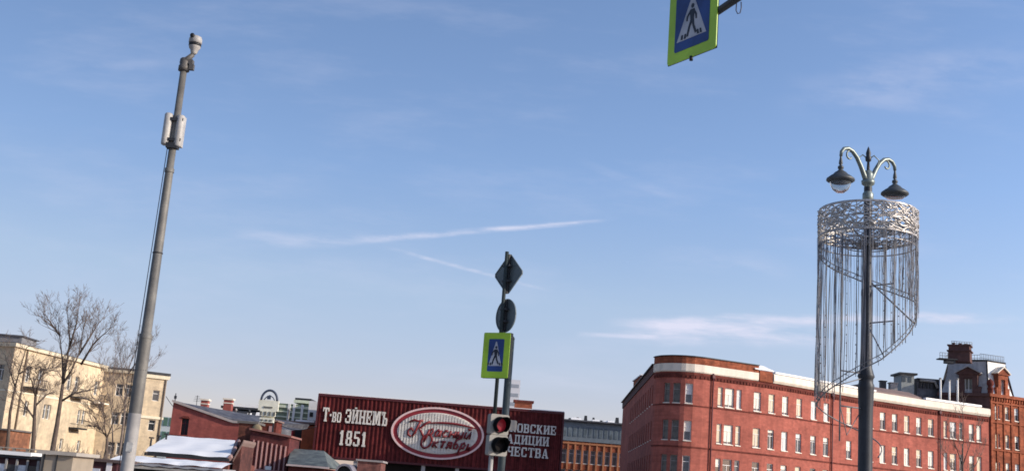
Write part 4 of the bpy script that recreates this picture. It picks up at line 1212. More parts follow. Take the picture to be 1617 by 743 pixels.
# ------------------------------------------------------------------ snow-covered sheds, left
Ysn = 80.0
A = P(229, 713, Ysn); B = P(362, 727, Ysn); C = P(372, 697, Ysn + 9); D = P(268, 690, Ysn + 9)
zf = (A.z + B.z) / 2; zr = (C.z + D.z) / 2
SS = thing('snowy_gable_shed', 'brick shed under a thick white snow roof, directly below the gabled red house', 'shed', ((A.x + B.x) / 2, Ysn, 0))
t = MB(); n = 24
for i in range(n):
    for j in range(8):
        q = []
        for (ii, jj) in ((i, j), (i + 1, j), (i + 1, j + 1), (i, j + 1)):
            u, v = ii / n, jj / 8
            x = (A.x + (B.x - A.x) * u) * (1 - v) + (D.x + (C.x - D.x) * u) * v
            z = zf + (zr - zf) * v + .14 + .09 * pnoise(Vector((x * .6, v * 4, 1))) + (.10 if 0 < jj < 8 else 0)
            q.append((x, Ysn + 9 * v, z))
        t.face(q, True)
t.build('roof_snow', SNOW, SS)
t = MB(); t.face([(A.x, Ysn, zf), (B.x, Ysn, zf), (C.x, Ysn + 9, zr), (D.x, Ysn + 9, zr)])
t.box(((A.x + B.x) / 2, Ysn - .05, zf - .02), (B.x - A.x, .2, .22)); t.build('roof', DARK, SS)
t = MB(); t.box(((A.x + B.x) / 2, Ysn + 5, zf / 2 - .1), (B.x - A.x - .3, 9, zf - .2))
t.face([(B.x - .1, Ysn, zf), (C.x + 1.2, Ysn + 5, 0), (C.x + 1.2, Ysn + 5, zr), (C.x, Ysn + 9, zr)])
t.build('wall', mat('shed_brick', (.27, .085, .06), .9, var=.25, scale=1, grime=.4, brick=.3), SS)
t = MB(); t.tube([(B.x, Ysn, zf + .08), (C.x + .2, Ysn + 9, zr + .1)], .17, 6); t.build('verge', mat('verge_pinkish', (.30, .19, .17), .8), SS)
# brick gable end to the right of the snow roof
x0, x1, z1 = box_between(362, 382, 706, Ysn + 2)
x0 = B.x + .05
GE = thing('brick_lean_to', 'narrow brick lean-to with a raking top at the right end of the snow roof', 'lean-to', ((x0 + x1) / 2, Ysn + 2, 0))
fr = (Vector((0, Ysn + 1, 0)), Vector((1, 0, 0)), Vector((0, 0, 1)), Vector((0, -1, 0)))
zq = P(382, 699, Ysn + 2).z
t = MB(); t.prism(fr, [(x0, 0), (x1 + .2, 0), (x1 + .2, zq), (x0, zf - .1)], -4, 0); t.build('wall', mat('lean_brick', (.17, .06, .045), .9, var=.3, scale=1.2, grime=.4, brick=.3), GE)
t = MB(); t.prism(fr, [(x0, zf - .098), (x1 + .3, zq + .03), (x1 + .3, zq + .2), (x0, zf + .08)], -4.1, .15); t.build('coping', BROWNR, GE)
# low snowy canopy in front
Yl = 62.0
A = P(175, 722, Yl); B = P(352, 741, Yl)
LC = thing('snowy_canopy', 'low long canopy with a strip of melting snow in front of the snow-roofed shed', 'canopy', ((A.x + B.x) / 2, Yl, 0))
za = (A.z + B.z) / 2
t = MB()
n = 40
for i in range(n):
    for j in range(4):
        q = []
        for ii, jj in ((i, j), (i + 1, j), (i + 1, j + 1), (i, j + 1)):
            u, v = ii / n, jj / 4
            x = A.x + (B.x - A.x) * u
            z = za + .28 * v + (.07 if 0 < jj < 4 else 0) + .06 * pnoise(Vector((x * 1.2, v * 3, 4)))
            q.append((x, Yl - .3 + 3 * v + .12 * pnoise(Vector((x * 2, 0, 0))), z))
        t.face(q, True)
t.build('roof_snow', SNOW, LC)
t = MB(); t.box(((A.x + B.x) / 2, Yl + 1.3, za - .12), (B.x - A.x + .1, 3.1, .14)); t.build('roof', mat('canopy_grey', (.3, .3, .32), .6), LC)
t = MB(); t.box(((A.x + B.x) / 2, Yl - .2, za - .28), (B.x - A.x, .12, .12)); t.build('edge', GALVL, LC)
for i in range(6):
    t = MB(); t.tube([(A.x + .3 + i * (B.x - A.x - .6) / 5, Yl, 0), (A.x + .3 + i * (B.x - A.x - .6) / 5, Yl, za - .2)], .05, 6); t.build('post', DARK, LC)
t = MB(); t.box(((A.x + B.x) / 2, Yl + 2.7, za / 2 - .15), (B.x - A.x, .1, za - .3)); t.build('back_wall', BLACK, LC)

rs_ = random.Random(14)
for i, (px, py, Yv) in enumerate(((238, 700, 84), (250, 697, 85), (262, 694, 86))):
    a = P(px, py, Yv); t = MB(); t.tube([(a.x, a.y, zr - 1.2), (a.x, a.y, a.z + .35)], .07, 6); t.box((a.x, a.y, a.z + .42), (.3, .3, .1))
    t.build('vent_pipe', DARK, SS)
t = MB(); t.tube([(A.x + i * (B.x - A.x) / 20, Yl - .42, za - .16 - .03 * (i % 3)) for i in range(21)], .022, 4); t.build('cable', BLACK, LC)
# ------------------------------------------------------------------ far pale block left of the gabled house
Yf = 230.0
x0, x1, z1 = box_between(240, 276, 657, Yf)
FB = thing('distant_office', 'distant green and white office block seen between yellow building and gabled red house', 'building', ((x0 + x1) / 2, Yf, 0))
t = MB(); t.box(((x0 + x1) / 2, Yf + 5, z1 / 2), (x1 - x0, 10, z1)); t.build('wall', mat('office_pale', (.6, .64, .62), .7), FB)
for z in (z1 - .9, z1 - 3.6, z1 - 6.5):
    for i in range(4):
        t = MB(); t.box((x0 + (i + .5) * (x1 - x0) / 4, Yf - .05, z), ((x1 - x0) / 4 - .3, .12, 1.6)); t.build('window', mat('office_green', (.10, .18, .13), .3), FB)

# ------------------------------------------------------------------ yellow building, left
ZY = 12.6
n0 = PZ(24, 546, ZY).xy; n1 = PZ(166, 581, ZY).xy
YBd = thing('yellow_plaster_building', 'old yellow plaster apartment building with balconies and downpipes behind the bare trees, far left', 'building', (n0.x, n0.y, 0))
wb = MB(); ws = []
holes = []
L = (n1 - n0).length
def addw(px, z, w, h, st, zref=6.0):
    s_ = seg_s_for_px(n0, n1, px, zref)
    if s_ is None or s_ < w or s_ > L - w: return
    holes.append((s_ - w / 2, s_ + w / 2, z, z + h)); ws.append((n0, n1, s_, z, w, h, st))
for px in (35, 55, 101, 113, 144, 155):
    addw(px, 9.2, 1.0, 1.7, 'g')
for px in (70, 76, 124, 131, 40, 152):
    addw(px, 5.6, .8, 1.6, 'g')
for px in (60, 103, 130, 150): addw(px, 2.5, .8, 1.2, 'g')
wall(wb, n0, n1, 0, ZY, holes, .25)
nl = n0 + Vector((-.9, .42)).normalized() * 12
lh = []
for i in range(3):
    for z in (9, 5.6, 2.2):
        lh.append((12 - 1.5 - i * 3 - .5, 12 - 1.5 - i * 3 + .5, z, z + 1.7)); ws.append((nl, n0, 12 - 1.5 - i * 3, z, 1.0, 1.7, 'g'))
wall(wb, nl, n0, 0, ZY, lh, .25)
x1b = PZ(235, 589, ZY).x
e0, e1_ = Vector((n1.x, n1.y)), Vector((x1b, n1.y + .3))
fh = []
Lb = (e1_ - e0).length
for px in (184, 198, 214):
    s_ = seg_s_for_px(e0, e1_, px, 8)
    if s_ is None: continue
    for z in (9.4, 6.0, 2.4):
        fh.append((s_ - .45, s_ + .45, z, z + 1.5)); ws.append((e0, e1_, s_, z, .9, 1.5, 'g'))
wall(wb, e0, e1_, 0, ZY - .4, fh, .25)
wb.build('wall', YELLOW, YBd)
for a in ws: window(YBd, *a, depth=.25, sill=False)
cbm = MB(); band(cbm, [nl, n0, n1], [(-.2, ZY - .05), (.3, ZY - .05), (.42, ZY + .3), (-.2, ZY + .4)])
band(cbm, [nl, n0, n1], [(-.1, 7.9), (.07, 7.9), (.07, 8.1), (-.1, 8.1)])
band(cbm, [e0, e1_], [(-.2, ZY - .39), (.3, ZY - .39), (.38, ZY - .1), (-.2, ZY)])
cbm.build('cornice', mat('yellow_cornice', (.80, .70, .52), .85, var=.1), YBd)
rfm = MB()
rfm.face([(*nl, ZY + .42), (*n0, ZY + .42), (*(n0 + Vector((-6, 6))), ZY + 1.0), (*(nl + Vector((0, 6))), ZY + 1.0)])
rfm.face([(*n0, ZY + .42), (*n1, ZY + .42), (*(n1 + Vector((-6, 2))), ZY + 1.0), (*(n0 + Vector((-6, 6))), ZY + 1.0)])
rfm.box((e0.x + (e1_.x - e0.x) / 2, e0.y + 4, ZY + .12), (e1_.x - e0.x + .3, 8, .2))
rfm.build('roof', GREY, YBd)
dm = MB(); q = (nl + n0) / 2
dm.box((n0.x - 3.4, n0.y + 3.2, ZY + .8), (7, 4, .7)); dm.build('attic_storey', mat('attic_grey', (.2, .2, .21), .8, var=.2), YBd)
dm = MB(); dm.box((n0.x - 3.4, n0.y + 3.2, ZY + 1.22), (7.4, 4.4, .14)); dm.build('attic_roof', GREY, YBd)
dv = (n1 - n0).normalized(); nv = Vector((dv.y, -dv.x))
for px, z, w, slab in ((48, 8.6, 3.2, DARK), (119, 8.5, 2.6, DARK), (150, 8.3, 2.8, CORN), (116, 5.0, 2.4, DARK)):
    s_ = seg_s_for_px(n0, n1, px, z)
    if s_ is None: continue
    c_ = n0 + dv * s_ + nv * .55
    t = MB(); t.box((c_.x, c_.y, z), (w, 1.1, .18), atan2(dv.y, dv.x)); bo = t.build('balcony', slab, YBd)
    t = MB()
    for k in range(9):
        q = n0 + dv * (s_ - w / 2 + k * w / 8) + nv * 1.06; t.tube([(q.x, q.y, z), (q.x, q.y, z + .95)], .025, 4)
    q0 = n0 + dv * (s_ - w / 2) + nv * 1.06; q1 = n0 + dv * (s_ + w / 2) + nv * 1.06
    t.tube([(q0.x, q0.y, z + .95), (q1.x, q1.y, z + .95)], .04, 4)
    t.build('railing', DARK, bo)
for px in (162, 27, 90):
    s_ = seg_s_for_px(n0, n1, px, 6)
    if s_ is None: continue
    q = n0 + dv * s_ + nv * .12; t = MB(); t.tube([(q.x, q.y, 0), (q.x, q.y, ZY)], .1, 6); t.build('drainpipe', mat('pipe_brown', (.15, .11, .08), .7), YBd)
# corner bay of the yellow building, turned to the sun
Yt = n1.y - .1
a, c_ = PZ(229, 590, ZY).xy, None
a = P(229, 592, Yt).xy; dd = Vector((.87, .5)).normalized()
s_ = 0
while proj((*(a + dd * s_), 11))[0] < 262: s_ += .05
e = a + dd * s_
zt2 = P(246, 590, Yt).z
BY = thing('yellow_corner_bay', 'narrow sunlit yellow tower block with dark flat roof just right of the camera pole', 'building', (a.x, a.y, 0))
t = MB(); hs = [(s_ * .45, s_ * .45 + .8, z, z + 1.3) for z in (zt2 - 6.8, zt2 - 3.2)]
wall(t, a, e, 0, zt2, hs, .25)
bk = e + Vector((-.5, .87)) * 4; bk2 = a + Vector((-.5, .87)) * 4
wall(t, e, bk, 0, zt2); wall(t, bk2, a, 0, zt2); wall(t, bk, bk2, 0, zt2); t.build('wall', YELLOW, BY)
for h in hs: window(BY, a, e, h[0] + .4, h[2], .8, 1.3, 'g', .25, False)
t = MB(); band(t, [bk2, a, e, bk], [(-.1, zt2 - .5), (.22, zt2 - .5), (.3, zt2 - .08), (-.1, zt2 - .08)]); t.build('cornice', mat('yellow_cornice', (.7, .6, .4)), BY); t = MB(); band(t, [bk2, a, e, bk], [(-.1, 7.0), (.15, 7.0), (.15, 7.3), (-.1, 7.3)]); t.build('string_course', mat('yellow_cornice', (.7, .6, .4)), BY)
t = MB(); cc = (a + bk) / 2
ang_ = atan2(dd.y, dd.x)
t.box((cc.x, cc.y, zt2 + .12), (s_ + .6, 4.6, .3), ang_); t.build('roof', DARK, BY)
q = e - dd * .15 + Vector((dd.y, -dd.x)) * .1; t = MB(); t.tube([(q.x, q.y, 0), (q.x, q.y, zt2)], .1, 6); t.build('drainpipe', mat('pipe_brown', (.15, .11, .08)), BY)

# ------------------------------------------------------------------ low things along the left foot of the frame
def cabinet(name, label, cat, pxL, pxR, yt, Y, depth, m, roofm, extra=None, over=.15):
    x0, x1, z1 = box_between(pxL, pxR, yt, Y)
    T = thing(name, label, cat, ((x0 + x1) / 2, Y, 0))
    t = MB(); t.box(((x0 + x1) / 2, Y + depth / 2, (z1 - .12) / 2), (x1 - x0, depth, z1 - .12)); t.build('wall', m, T)
    t = MB(); t.box(((x0 + x1) / 2, Y + depth / 2, z1 - .055), (x1 - x0 + over * 2, depth + over * 2, .12)); t.build('roof', roofm, T)
    if extra: extra(T, x0, x1, z1, Y)
    return T
def ex1(T, x0, x1, z1, Y):
    t = MB(); t.box(((x0 + x1) / 2, Y - .02, z1 - .6), (.03, .04, 1.0)); t.box((x0 + .1, Y - .02, z1 - .6), (.05, .04, 1.0)); t.build('door_seam', DARK, T)
cabinet('beige_cabin', 'plain beige metal cabin with flat lid at the bottom left of the frame', 'cabin', 67, 117, 712, 42, 2.2, BEIGE, mat('cabin_lid', (.40, .36, .31), .7), ex1)
def ex2(T, x0, x1, z1, Y):
    for i in range(5):
        w = (x1 - x0) / 5
        t = MB(); t.box((x0 + (i + .5) * w, Y - .03, z1 - .95), (w * .8, .06, 1.2)); p = t.build('glass_panel', GLASS if i % 2 == 0 else mat('frosted_panel', (.7, .7, .72), .4, var=.5, scale=3), T)
    t = MB()
    for i in range(6): t.box((x0 + i * (x1 - x0) / 5, Y - .08, z1 - .9), (.07, .08, 1.5))
    t.build('frame', GALVL, T)
    t = MB(); t.box(((x0 + x1) / 2 - .1, Y + .8, z1 + .05), (x1 - x0 - .3, 2.1, .13)); t.build('roof_snow', SNOW, T)
cabinet('glazed_shelter', 'glazed shelter with a snow-dusted flat roof in the bottom left corner', 'shelter', -20, 64, 717, 44, 1.8, MAROON, DARK, ex2)
def ex3(T, x0, x1, z1, Y):
    t = MB(); t.box((x0 + .75, Y - .03, z1 - .75), (.7, .06, .7)); t.build('window', mat('kiosk_window', (.5, .52, .56), .3, var=.3), T)
    t = MB(); t.box((x1 - .3, Y - .03, z1 - .5), (.22, .05, .9)); t.build('poster', mat('pale_poster', (.7, .66, .66), .6), T)
cabinet('maroon_kiosk', 'dark maroon kiosk between the beige cabin and the tall camera pole', 'kiosk', 119, 186, 723, 50, 2.2, MAROON, mat('kiosk_roof', (.10, .07, .065), .8), ex3)
def ex4(T, x0, x1, z1, Y):
    t = MB(); t.box(((x0 + x1) / 2 - .8, Y - .03, z1 - 1.1), (.6, .06, .8)); t.build('window', GLASS, T)
cabinet('orange_brick_hut', 'small orange brick hut at the left frame edge, in front of the yellow building', 'hut', -25, 17, 675, 88, 4, mat('hut_orange', (.48, .2, .1), .9, var=.25, grime=.4, brick=.3), mat('hut_lid', (.14, .12, .11), .8), ex4)
# low concrete fence
a, c_ = P(-20, 707, 74), P(128, 718, 74)
zf_ = (a.z + c_.z) / 2
LF = thing('low_fence', 'weathered beige concrete fence running behind the cabins at the bottom left', 'fence', ((a.x + c_.x) / 2, 74, 0))
nn = 7; w = (c_.x - a.x) / nn
for i in range(nn):
    t = MB(); t.box((a.x + (i + .5) * w, 74, zf_ / 2), (w - .12, .12, zf_ - .06)); t.build('panel', mat('fence_concrete', (.38, .33, .27), .9, var=.25, streaks=.2), LF)
for i in range(nn + 1):
    t = MB(); t.box((a.x + i * w, 74, zf_ / 2 + .05), (.16, .2, zf_ + .1)); t.build('post', mat('fence_post', (.28, .25, .21), .9), LF)
t = MB(); t.box(((a.x + c_.x) / 2, 74, zf_ + .13), (c_.x - a.x + .2, .26, .06)); t.build('cap', mat('fence_concrete', (.38, .33, .27)), LF)

# ------------------------------------------------------------------ bare trees
def grow(mb, p, d, length, r, level, rng, up=.15, minr=.012, kids=3, nseg=3):
    pts = [p.copy()]; rs = [r]
    q = p.copy(); dv = d.normalized()
    for i in range(nseg):
        dv = (dv + Vector((rng.gauss(0, .16), rng.gauss(0, .16), rng.gauss(0, .12) + up * .35))).normalized()
        q = q + dv * (length / nseg)
        pts.append(q.copy()); rs.append(max(minr, r * (1 - .62 * (i + 1) / nseg)))
    mb.tube(pts, rs, 5 if r > .05 else 3, caps=False)
    if level <= 0: return
    for k in range(kids + (1 if rng.random() < .5 else 0)):
        i = rng.randint(1, nseg); t = rng.random()
        base = pts[i - 1].lerp(pts[i], t)
        axis = (pts[i] - pts[i - 1]).normalized()
        side = Vector((rng.gauss(0, 1), rng.gauss(0, 1), rng.gauss(0, .5)))
        side = (side - axis * side.dot(axis)).normalized()
        nd = (axis * .8 + side * rng.uniform(.45, .85) + Vector((0, 0, up))).normalized()
        grow(mb, base, nd, length * rng.uniform(.5, .75), max(minr, rs[i] * .6), level - 1, rng, up, minr, kids, nseg)
    grow(mb, pts[-1], dv, length * .6, max(minr, rs[-1]), level - 1, rng, up, minr, kids, nseg)
def tree(label, Y, trunk, limbs, r0, seed, tl=1.6, lev=2, kids=3, minr=.012, up=.25, mt=BARK, spread=1.0, twigs=9, group=None):
    """trunk, limbs: picture paths standing at distance Y, each limb leaning a little towards or away"""
    rng = random.Random(seed)
    k = Y / F
    tp_ = [P(x, y, Y) for x, y in trunk]
    foot = Vector((tp_[0].x, Y, 0))
    pts = [foot] + [q for q in tp_]
    T = thing('bare_tree', label, 'tree', foot, group)
    tm = MB(); rs = [r0 * (1 - .5 * i / (len(pts) - 1)) for i in range(len(pts))]
    tm.tube(pts, rs, 8); tm.build('trunk', mt, T)
    cm_ = MB(); tm2 = MB()
    rtop = rs[-1]
    for lb in limbs:
        off = rng.uniform(-1.5, 1.5)
        lp = [P(x, y, Y + off * (j / max(1, len(lb) - 1))) for j, (x, y) in enumerate(lb)]
        n = len(lp)
        lr = [max(.022, rtop * (.8 - .66 * j / (n - 1))) for j in range(n)]
        tm2.tube(lp, lr, 6)
        for j in range(twigs):
            f = (j + .5) / twigs * (n - 1); f = max(.25, f)
            i = min(n - 2, int(f)); base = lp[i].lerp(lp[i + 1], f - i)
            axis = (lp[i + 1] - lp[i]).normalized()
            side = Vector((rng.gauss(0, 1), rng.gauss(0, 1), rng.gauss(0, .4)))
            side = (side - axis * side.dot(axis)).normalized()
            nd = (axis + side * rng.uniform(.5, 1.0) * spread + Vector((0, 0, up))).normalized()
            grow(cm_, base, nd, tl * rng.uniform(.6, 1.1), max(minr * 1.3, lr[i] * .5), lev, rng, up, minr, kids)
        grow(cm_, lp[-1], (lp[-1] - lp[-2]), tl * .8, max(minr, lr[-1] * .8), lev, rng, up, minr, kids)
    tm2.build('limb', mt, T)
    cm_.build('crown', TWIG, T)
    return T
tree('tallest bare tree with forked trunk and broad fan crown before the yellow building', 82,
     [(84, 704), (90, 670), (96, 630), (99, 606)],
     [[(99, 606), (99, 575), (96, 545), (92, 512)], [(99, 606), (104, 580), (110, 540), (108, 512), (106, 492)],
      [(99, 606), (112, 586), (124, 560), (130, 528), (136, 502)], [(106, 560), (118, 520), (122, 505), (123, 488)],
      [(124, 560), (140, 535), (148, 522), (156, 510)], [(95, 530), (82, 512), (74, 500)], [(128, 575), (146, 545), (158, 532), (170, 522)],
      [(98, 632), (118, 620), (140, 616), (160, 610)]],
     .21, 11, tl=1.1, lev=3, kids=2, minr=.0065, up=.22, twigs=8)
tree('leaning bare tree with curved trunk in front of the left corner of the yellow building', 86,
     [(12, 700), (16, 650), (24, 610)], [[(24, 610), (32, 580), (42, 548), (47, 545)], [(24, 610), (14, 580), (8, 560)], [(30, 590), (46, 580), (58, 576)]],
     .16, 21, tl=1.1, lev=2, kids=3, minr=.009, up=.1, twigs=6)
tree('stout dark bare tree with low bushy crown, left of the tallest tree', 84,
     [(52, 706), (54, 670), (56, 625)], [[(56, 625), (50, 600), (44, 590)], [(56, 625), (62, 600), (72, 582)], [(56, 640), (74, 622), (86, 618)], [(54, 660), (40, 640), (32, 628)]],
     .2, 31, tl=1.1, lev=3, kids=2, minr=.008, up=.1, twigs=7)
tree('slender pale bare tree with misty crown half hidden behind the camera pole', 100,
     [(190, 706), (196, 660), (198, 620)], [[(198, 620), (204, 580), (214, 552)], [(198, 620), (192, 580), (188, 556)], [(198, 630), (222, 590), (240, 575)], [(198, 640), (178, 600), (170, 580)], [(202, 590), (224, 560), (232, 548)]],
     .14, 41, tl=1.3, lev=3, kids=2, minr=.0065, up=.3, mt=BARKL, twigs=6)
tree('small dark tree with two splayed trunks in front of the yellow building', 78,
     [(168, 712), (169, 700), (169, 690)], [[(169, 690), (165, 675), (158, 690), (150, 706)][:2] + [(166, 655), (160, 640)], [(169, 690), (178, 668), (190, 650)], [(169, 690), (156, 672), (148, 655)]],
     .14, 51, tl=1.2, lev=2, kids=3, minr=.014, up=.1, twigs=6)
tree('young bare tree rising before the right end of the red brick building', 110,
     [(1521, 790), (1520, 740), (1520, 700)], [[(1520, 720), (1522, 680), (1520, 648)], [(1520, 735), (1508, 700), (1500, 680)], [(1520, 735), (1532, 700), (1541, 678)], [(1520, 755), (1500, 735), (1488, 715)], [(1520, 755), (1540, 735), (1550, 715)]],
     .13, 61, tl=1.2, lev=2, kids=2, minr=.013, up=.35, twigs=4)
tree('thin bare sapling on the skyline left of the tallest tree', 128,
     [(178, 700), (177, 650)], [[(177, 650), (178, 600), (182, 570)], [(177, 650), (168, 610), (162, 590)]],
     .1, 71, tl=1.5, lev=2, kids=3, minr=.009, up=.3, mt=BARKL, twigs=6)
# scrub behind the cabins
t = MB(); rr = random.Random(8)
for i in range(90):
    px = rr.uniform(95, 235); Y = rr.uniform(66, 76); a = P(px, 715, Y)
    grow(t, Vector((a.x, Y, 0)), Vector((rr.gauss(0, .4), rr.gauss(0, .4), 1)), rr.uniform(.9, 1.4), .03, 2, rr, .2, .012, 2)
o = t.build('scrub', TWIG); o['kind'] = 'stuff'; o['label'] = 'bare grey-brown scrub in front of the yellow building'

# ------------------------------------------------------------------ camera pole, left
Yp = 17.0
def vert(px, py, Y=Yp): a = P(px, py, Y); return a.z
foot = P(200, 743, Yp)
X0, Y0 = foot.x, foot.y
CP = thing('camera_pole', 'tall tapering steel pole with a surveillance camera on top, left of the scene', 'pole', (X0, Y0, 0))
zz = lambda y: P(200 + (743 - y) * .1395, y, Yp).z
b = MB(); b.lathe((X0, Y0, 0), [(.108, 0), (.093, zz(743)), (.091, zz(652))], 18); b.build('painted_foot', GALVL, CP)
b = MB(); b.lathe((X0, Y0, 0), [(.0915, zz(652)), (.088, zz(532))], 18); b.build('lower_shaft', GALV, CP)
b = MB(); b.lathe((X0, Y0, 0), [(.093, zz(534)), (.093, zz(528)), (.075, zz(526)), (.060, zz(272))], 18); b.build('middle_shaft', GALV, CP)
b = MB(); b.lathe((X0, Y0, 0), [(.070, zz(272)), (.070, zz(266)), (.056, zz(265)), (.050, zz(105)), (.0, zz(104))], 16); b.build('upper_shaft', GALV, CP)
b = MB(); b.tube([(X0 - .105, Y0 - .03, zz(760)), (X0 - .10, Y0 - .03, zz(520)), (X0 - .07, Y0 - .03, zz(230))], .006, 5); b.build('cable', DARK, CP)
for sx, wz in ((-.115, 0), (.072, -.02)):
    b = MB(); zc_ = (zz(181) + zz(230)) / 2 + wz; hh = (zz(181) - zz(230))
    b.lathe((X0 + sx, Y0 - .03, zc_ - hh / 2), [(.0, 0), (.055, 0), (.062, .02), (.062, hh - .02), (.05, hh), (0, hh)], 14)
    b.box((X0 + sx * 1.0, Y0 + .02, zc_), (.11, .1, hh * .96)); o = b.build('antenna_panel', mat('white_plastic', (.52, .49, .44), .5, var=.1, scale=6, grime=.25), CP)
for y in (190, 222):
    b = MB(); b.box((X0, Y0 + .0, zz(y)), (.24, .16, .045)); b.build('clamp', DARK, CP)
b = MB(); b.box((X0 - .0, Y0 - .02, zz(231)), (.17, .13, .08)); b.build('junction_box', DARK, CP)
for y in (400, 585):
    b = MB(); rr_ = .048 + (y - 105) / 638 * .046
    b.lathe((X0, Y0, zz(y)), [(rr_ + .004, 0), (rr_ + .007, .003), (rr_ + .007, .014), (rr_ + .004, .017)], 14); b.build('cable_strap', DARK, CP)
b = MB(); b.box((X0 + .02, Y0 - .096, zz(705)), (.09, .01, .13)); b.build('sticker', mat('sticker_grey', (.5, .48, .44), .6, var=.3, scale=20), CP)
b = MB()
b.lathe((X0, Y0, zz(112)), [(.0, 0), (.085, 0), (.085, .07), (.07, .09), (.08, .13), (.06, .2), (0, .2)], 12)
b.tube([(X0 - .05, Y0, zz(97)), (X0 + .02, Y0 - .02, zz(96)), (X0 + .12, Y0 - .03, zz(86))], [.05, .05, .035], 8)
b.box((X0 + .05, Y0, zz(98)), (.16, .1, .07)); b.box((X0 + .12, Y0 - .02, zz(106)), (.07, .07, .09))
b.build('bracket', mat('bracket_dark', (.12, .11, .10), .6, metal=.3), CP)
cx = P(309, 70, Yp).x
SV = thing('surveillance_camera', 'white domed surveillance camera with black band on the arm atop the pole', 'camera', (cx, Y0 - .03, zz(84)))
b = MB(); b.lathe((cx, Y0 - .03, zz(86)), [(0, 0), (.03, 0), (.05, .02), (.06, .07), (.085, .1), (.09, .13)], 14)
b.build('base_cup', mat('white_plastic', (.62, .59, .54)), SV)
b = MB(); b.lathe((cx, Y0 - .03, zz(86)), [(.088, .132), (.095, .135), (.095, .17), (.088, .172)], 14); b.build('band', BLACK, SV)
b = MB(); b.lathe((cx, Y0 - .03, zz(86)), [(.088, .174), (.1, .18), (.1, .24), (.085, .28), (.04, .3), (0, .302)], 14)
b.build('housing', mat('white_plastic', (.62, .59, .54)), SV)
b = MB(); b.lathe((cx - .03, Y0 - .11, zz(60)), [(0, 0), (.035, 0), (.035, .03), (.0, .03)], 10, (0, -1, 0)); b.build('lens', BLACK, SV)

# ------------------------------------------------------------------ centre poles, signs and signal
Yc = 21.0
a = P(774, 743, Yc)
XC, YC = a.x, Yc
zc = lambda y: P(774 + (743 - y) * .074, y, Yc).z
TP = thing('thin_sign_pole', 'thin pole carrying the sign backs and the centre pedestrian sign', 'pole', (XC, YC, 0))
b = MB(); b.tube([(XC, YC, 0), (XC, YC, zc(655))], .04, 10); b.build('lower_tube', GALVL, TP)
b = MB(); b.tube([(XC, YC, zc(655)), (XC, YC, zc(397))], .034, 10); b.build('upper_tube', mat('tube_dark', (.035, .045, .045), .7, spec=.2), TP)
ax = P(799, 640, Yc + .5)
KP = thing('thick_grey_pole', 'thick grey-green pole behind the pedestrian sign and traffic light', 'pole', (ax.x, Yc + .5, 0))
b = MB(); b.tube([(ax.x, Yc + .5, 0), (ax.x, Yc + .5, zc(528))], .066, 14); b.build('shaft', POLEG, KP)
b = MB(); b.lathe((ax.x, Yc + .5, zc(528)), [(.068, 0), (.072, .01), (.05, .05), (0, .06)], 12); b.build('cap', POLEG, KP)
# the sign backs face away from us
def frame_at(c, ang):
    """u to the right as seen from the front, normal n"""
    n = Vector((sin(ang), -cos(ang), 0)); u = Vector((cos(ang), sin(ang), 0))
    return (Vector(c), u, Vector((0, 0, 1)), n)
ca_ = P(798, 431, Yc)
fr = frame_at((XC, YC, zc(431)), radians(-48))
DS = thing('diamond_sign', 'diamond-shaped road sign seen from its grey back, topmost on the centre pole', 'road sign', (XC, YC, zc(431)))
h_ = .385
b = MB()
def rdiamond(r, k=.07):
    pts = []
    for i in range(4):
        t0 = pi / 2 * i
        for s_ in (-1, 1):
            c1 = Vector((cos(t0), sin(t0))) * r; c2 = Vector((cos(t0 + s_ * pi / 2), sin(t0 + s_ * pi / 2))) * r
            q = c1.lerp(c2, k); pts.append((q.x, q.y))
    return pts
b.prism(fr, rdiamond(h_), -.10, -.085); b.build('plate', SIGNB, DS)
b = MB()
rim = rdiamond(h_ * 1.0); 
rp3 = [fr[0] + fr[1] * u + fr[2] * v + fr[3] * -.08 for u, v in rim + rim[:1]]
b.tube(rp3, .012, 5); b.build('rim', mat('sign_rim_grey', (.16, .19, .20), .5), DS)
b = MB(); b.frame_box(fr, -.035, .035, -.36, .36, -.08, -.03); b.frame_box(fr, -.09, .09, .12, .16, -.075, .0); b.frame_box(fr, -.09, .09, -.16, -.12, -.075, .0); b.build('rail', DARK, DS)
fr = frame_at((XC, YC, zc(497)), radians(-55))
RS2 = thing('round_sign', 'round road sign seen from its grey back, just under the diamond sign', 'road sign', (XC, YC, zc(497)))
b = MB(); circ = [(.3 * cos(2 * pi * i / 32), .3 * sin(2 * pi * i / 32)) for i in range(32)]
b.prism(fr, circ, -.10, -.085); b.build('plate', SIGNB, RS2)
b = MB(); b.tube([fr[0] + fr[1] * u + fr[2] * v + fr[3] * -.08 for u, v in circ + circ[:1]], .012, 5); b.build('rim', mat('sign_rim_grey', (.16, .19, .2)), RS2)
b = MB(); b.frame_box(fr, -.035, .035, -.28, .28, -.08, -.03); b.frame_box(fr, -.09, .09, .09, .13, -.075, 0); b.frame_box(fr, -.09, .09, -.13, -.09, -.075, 0); b.build('rail', DARK, RS2)

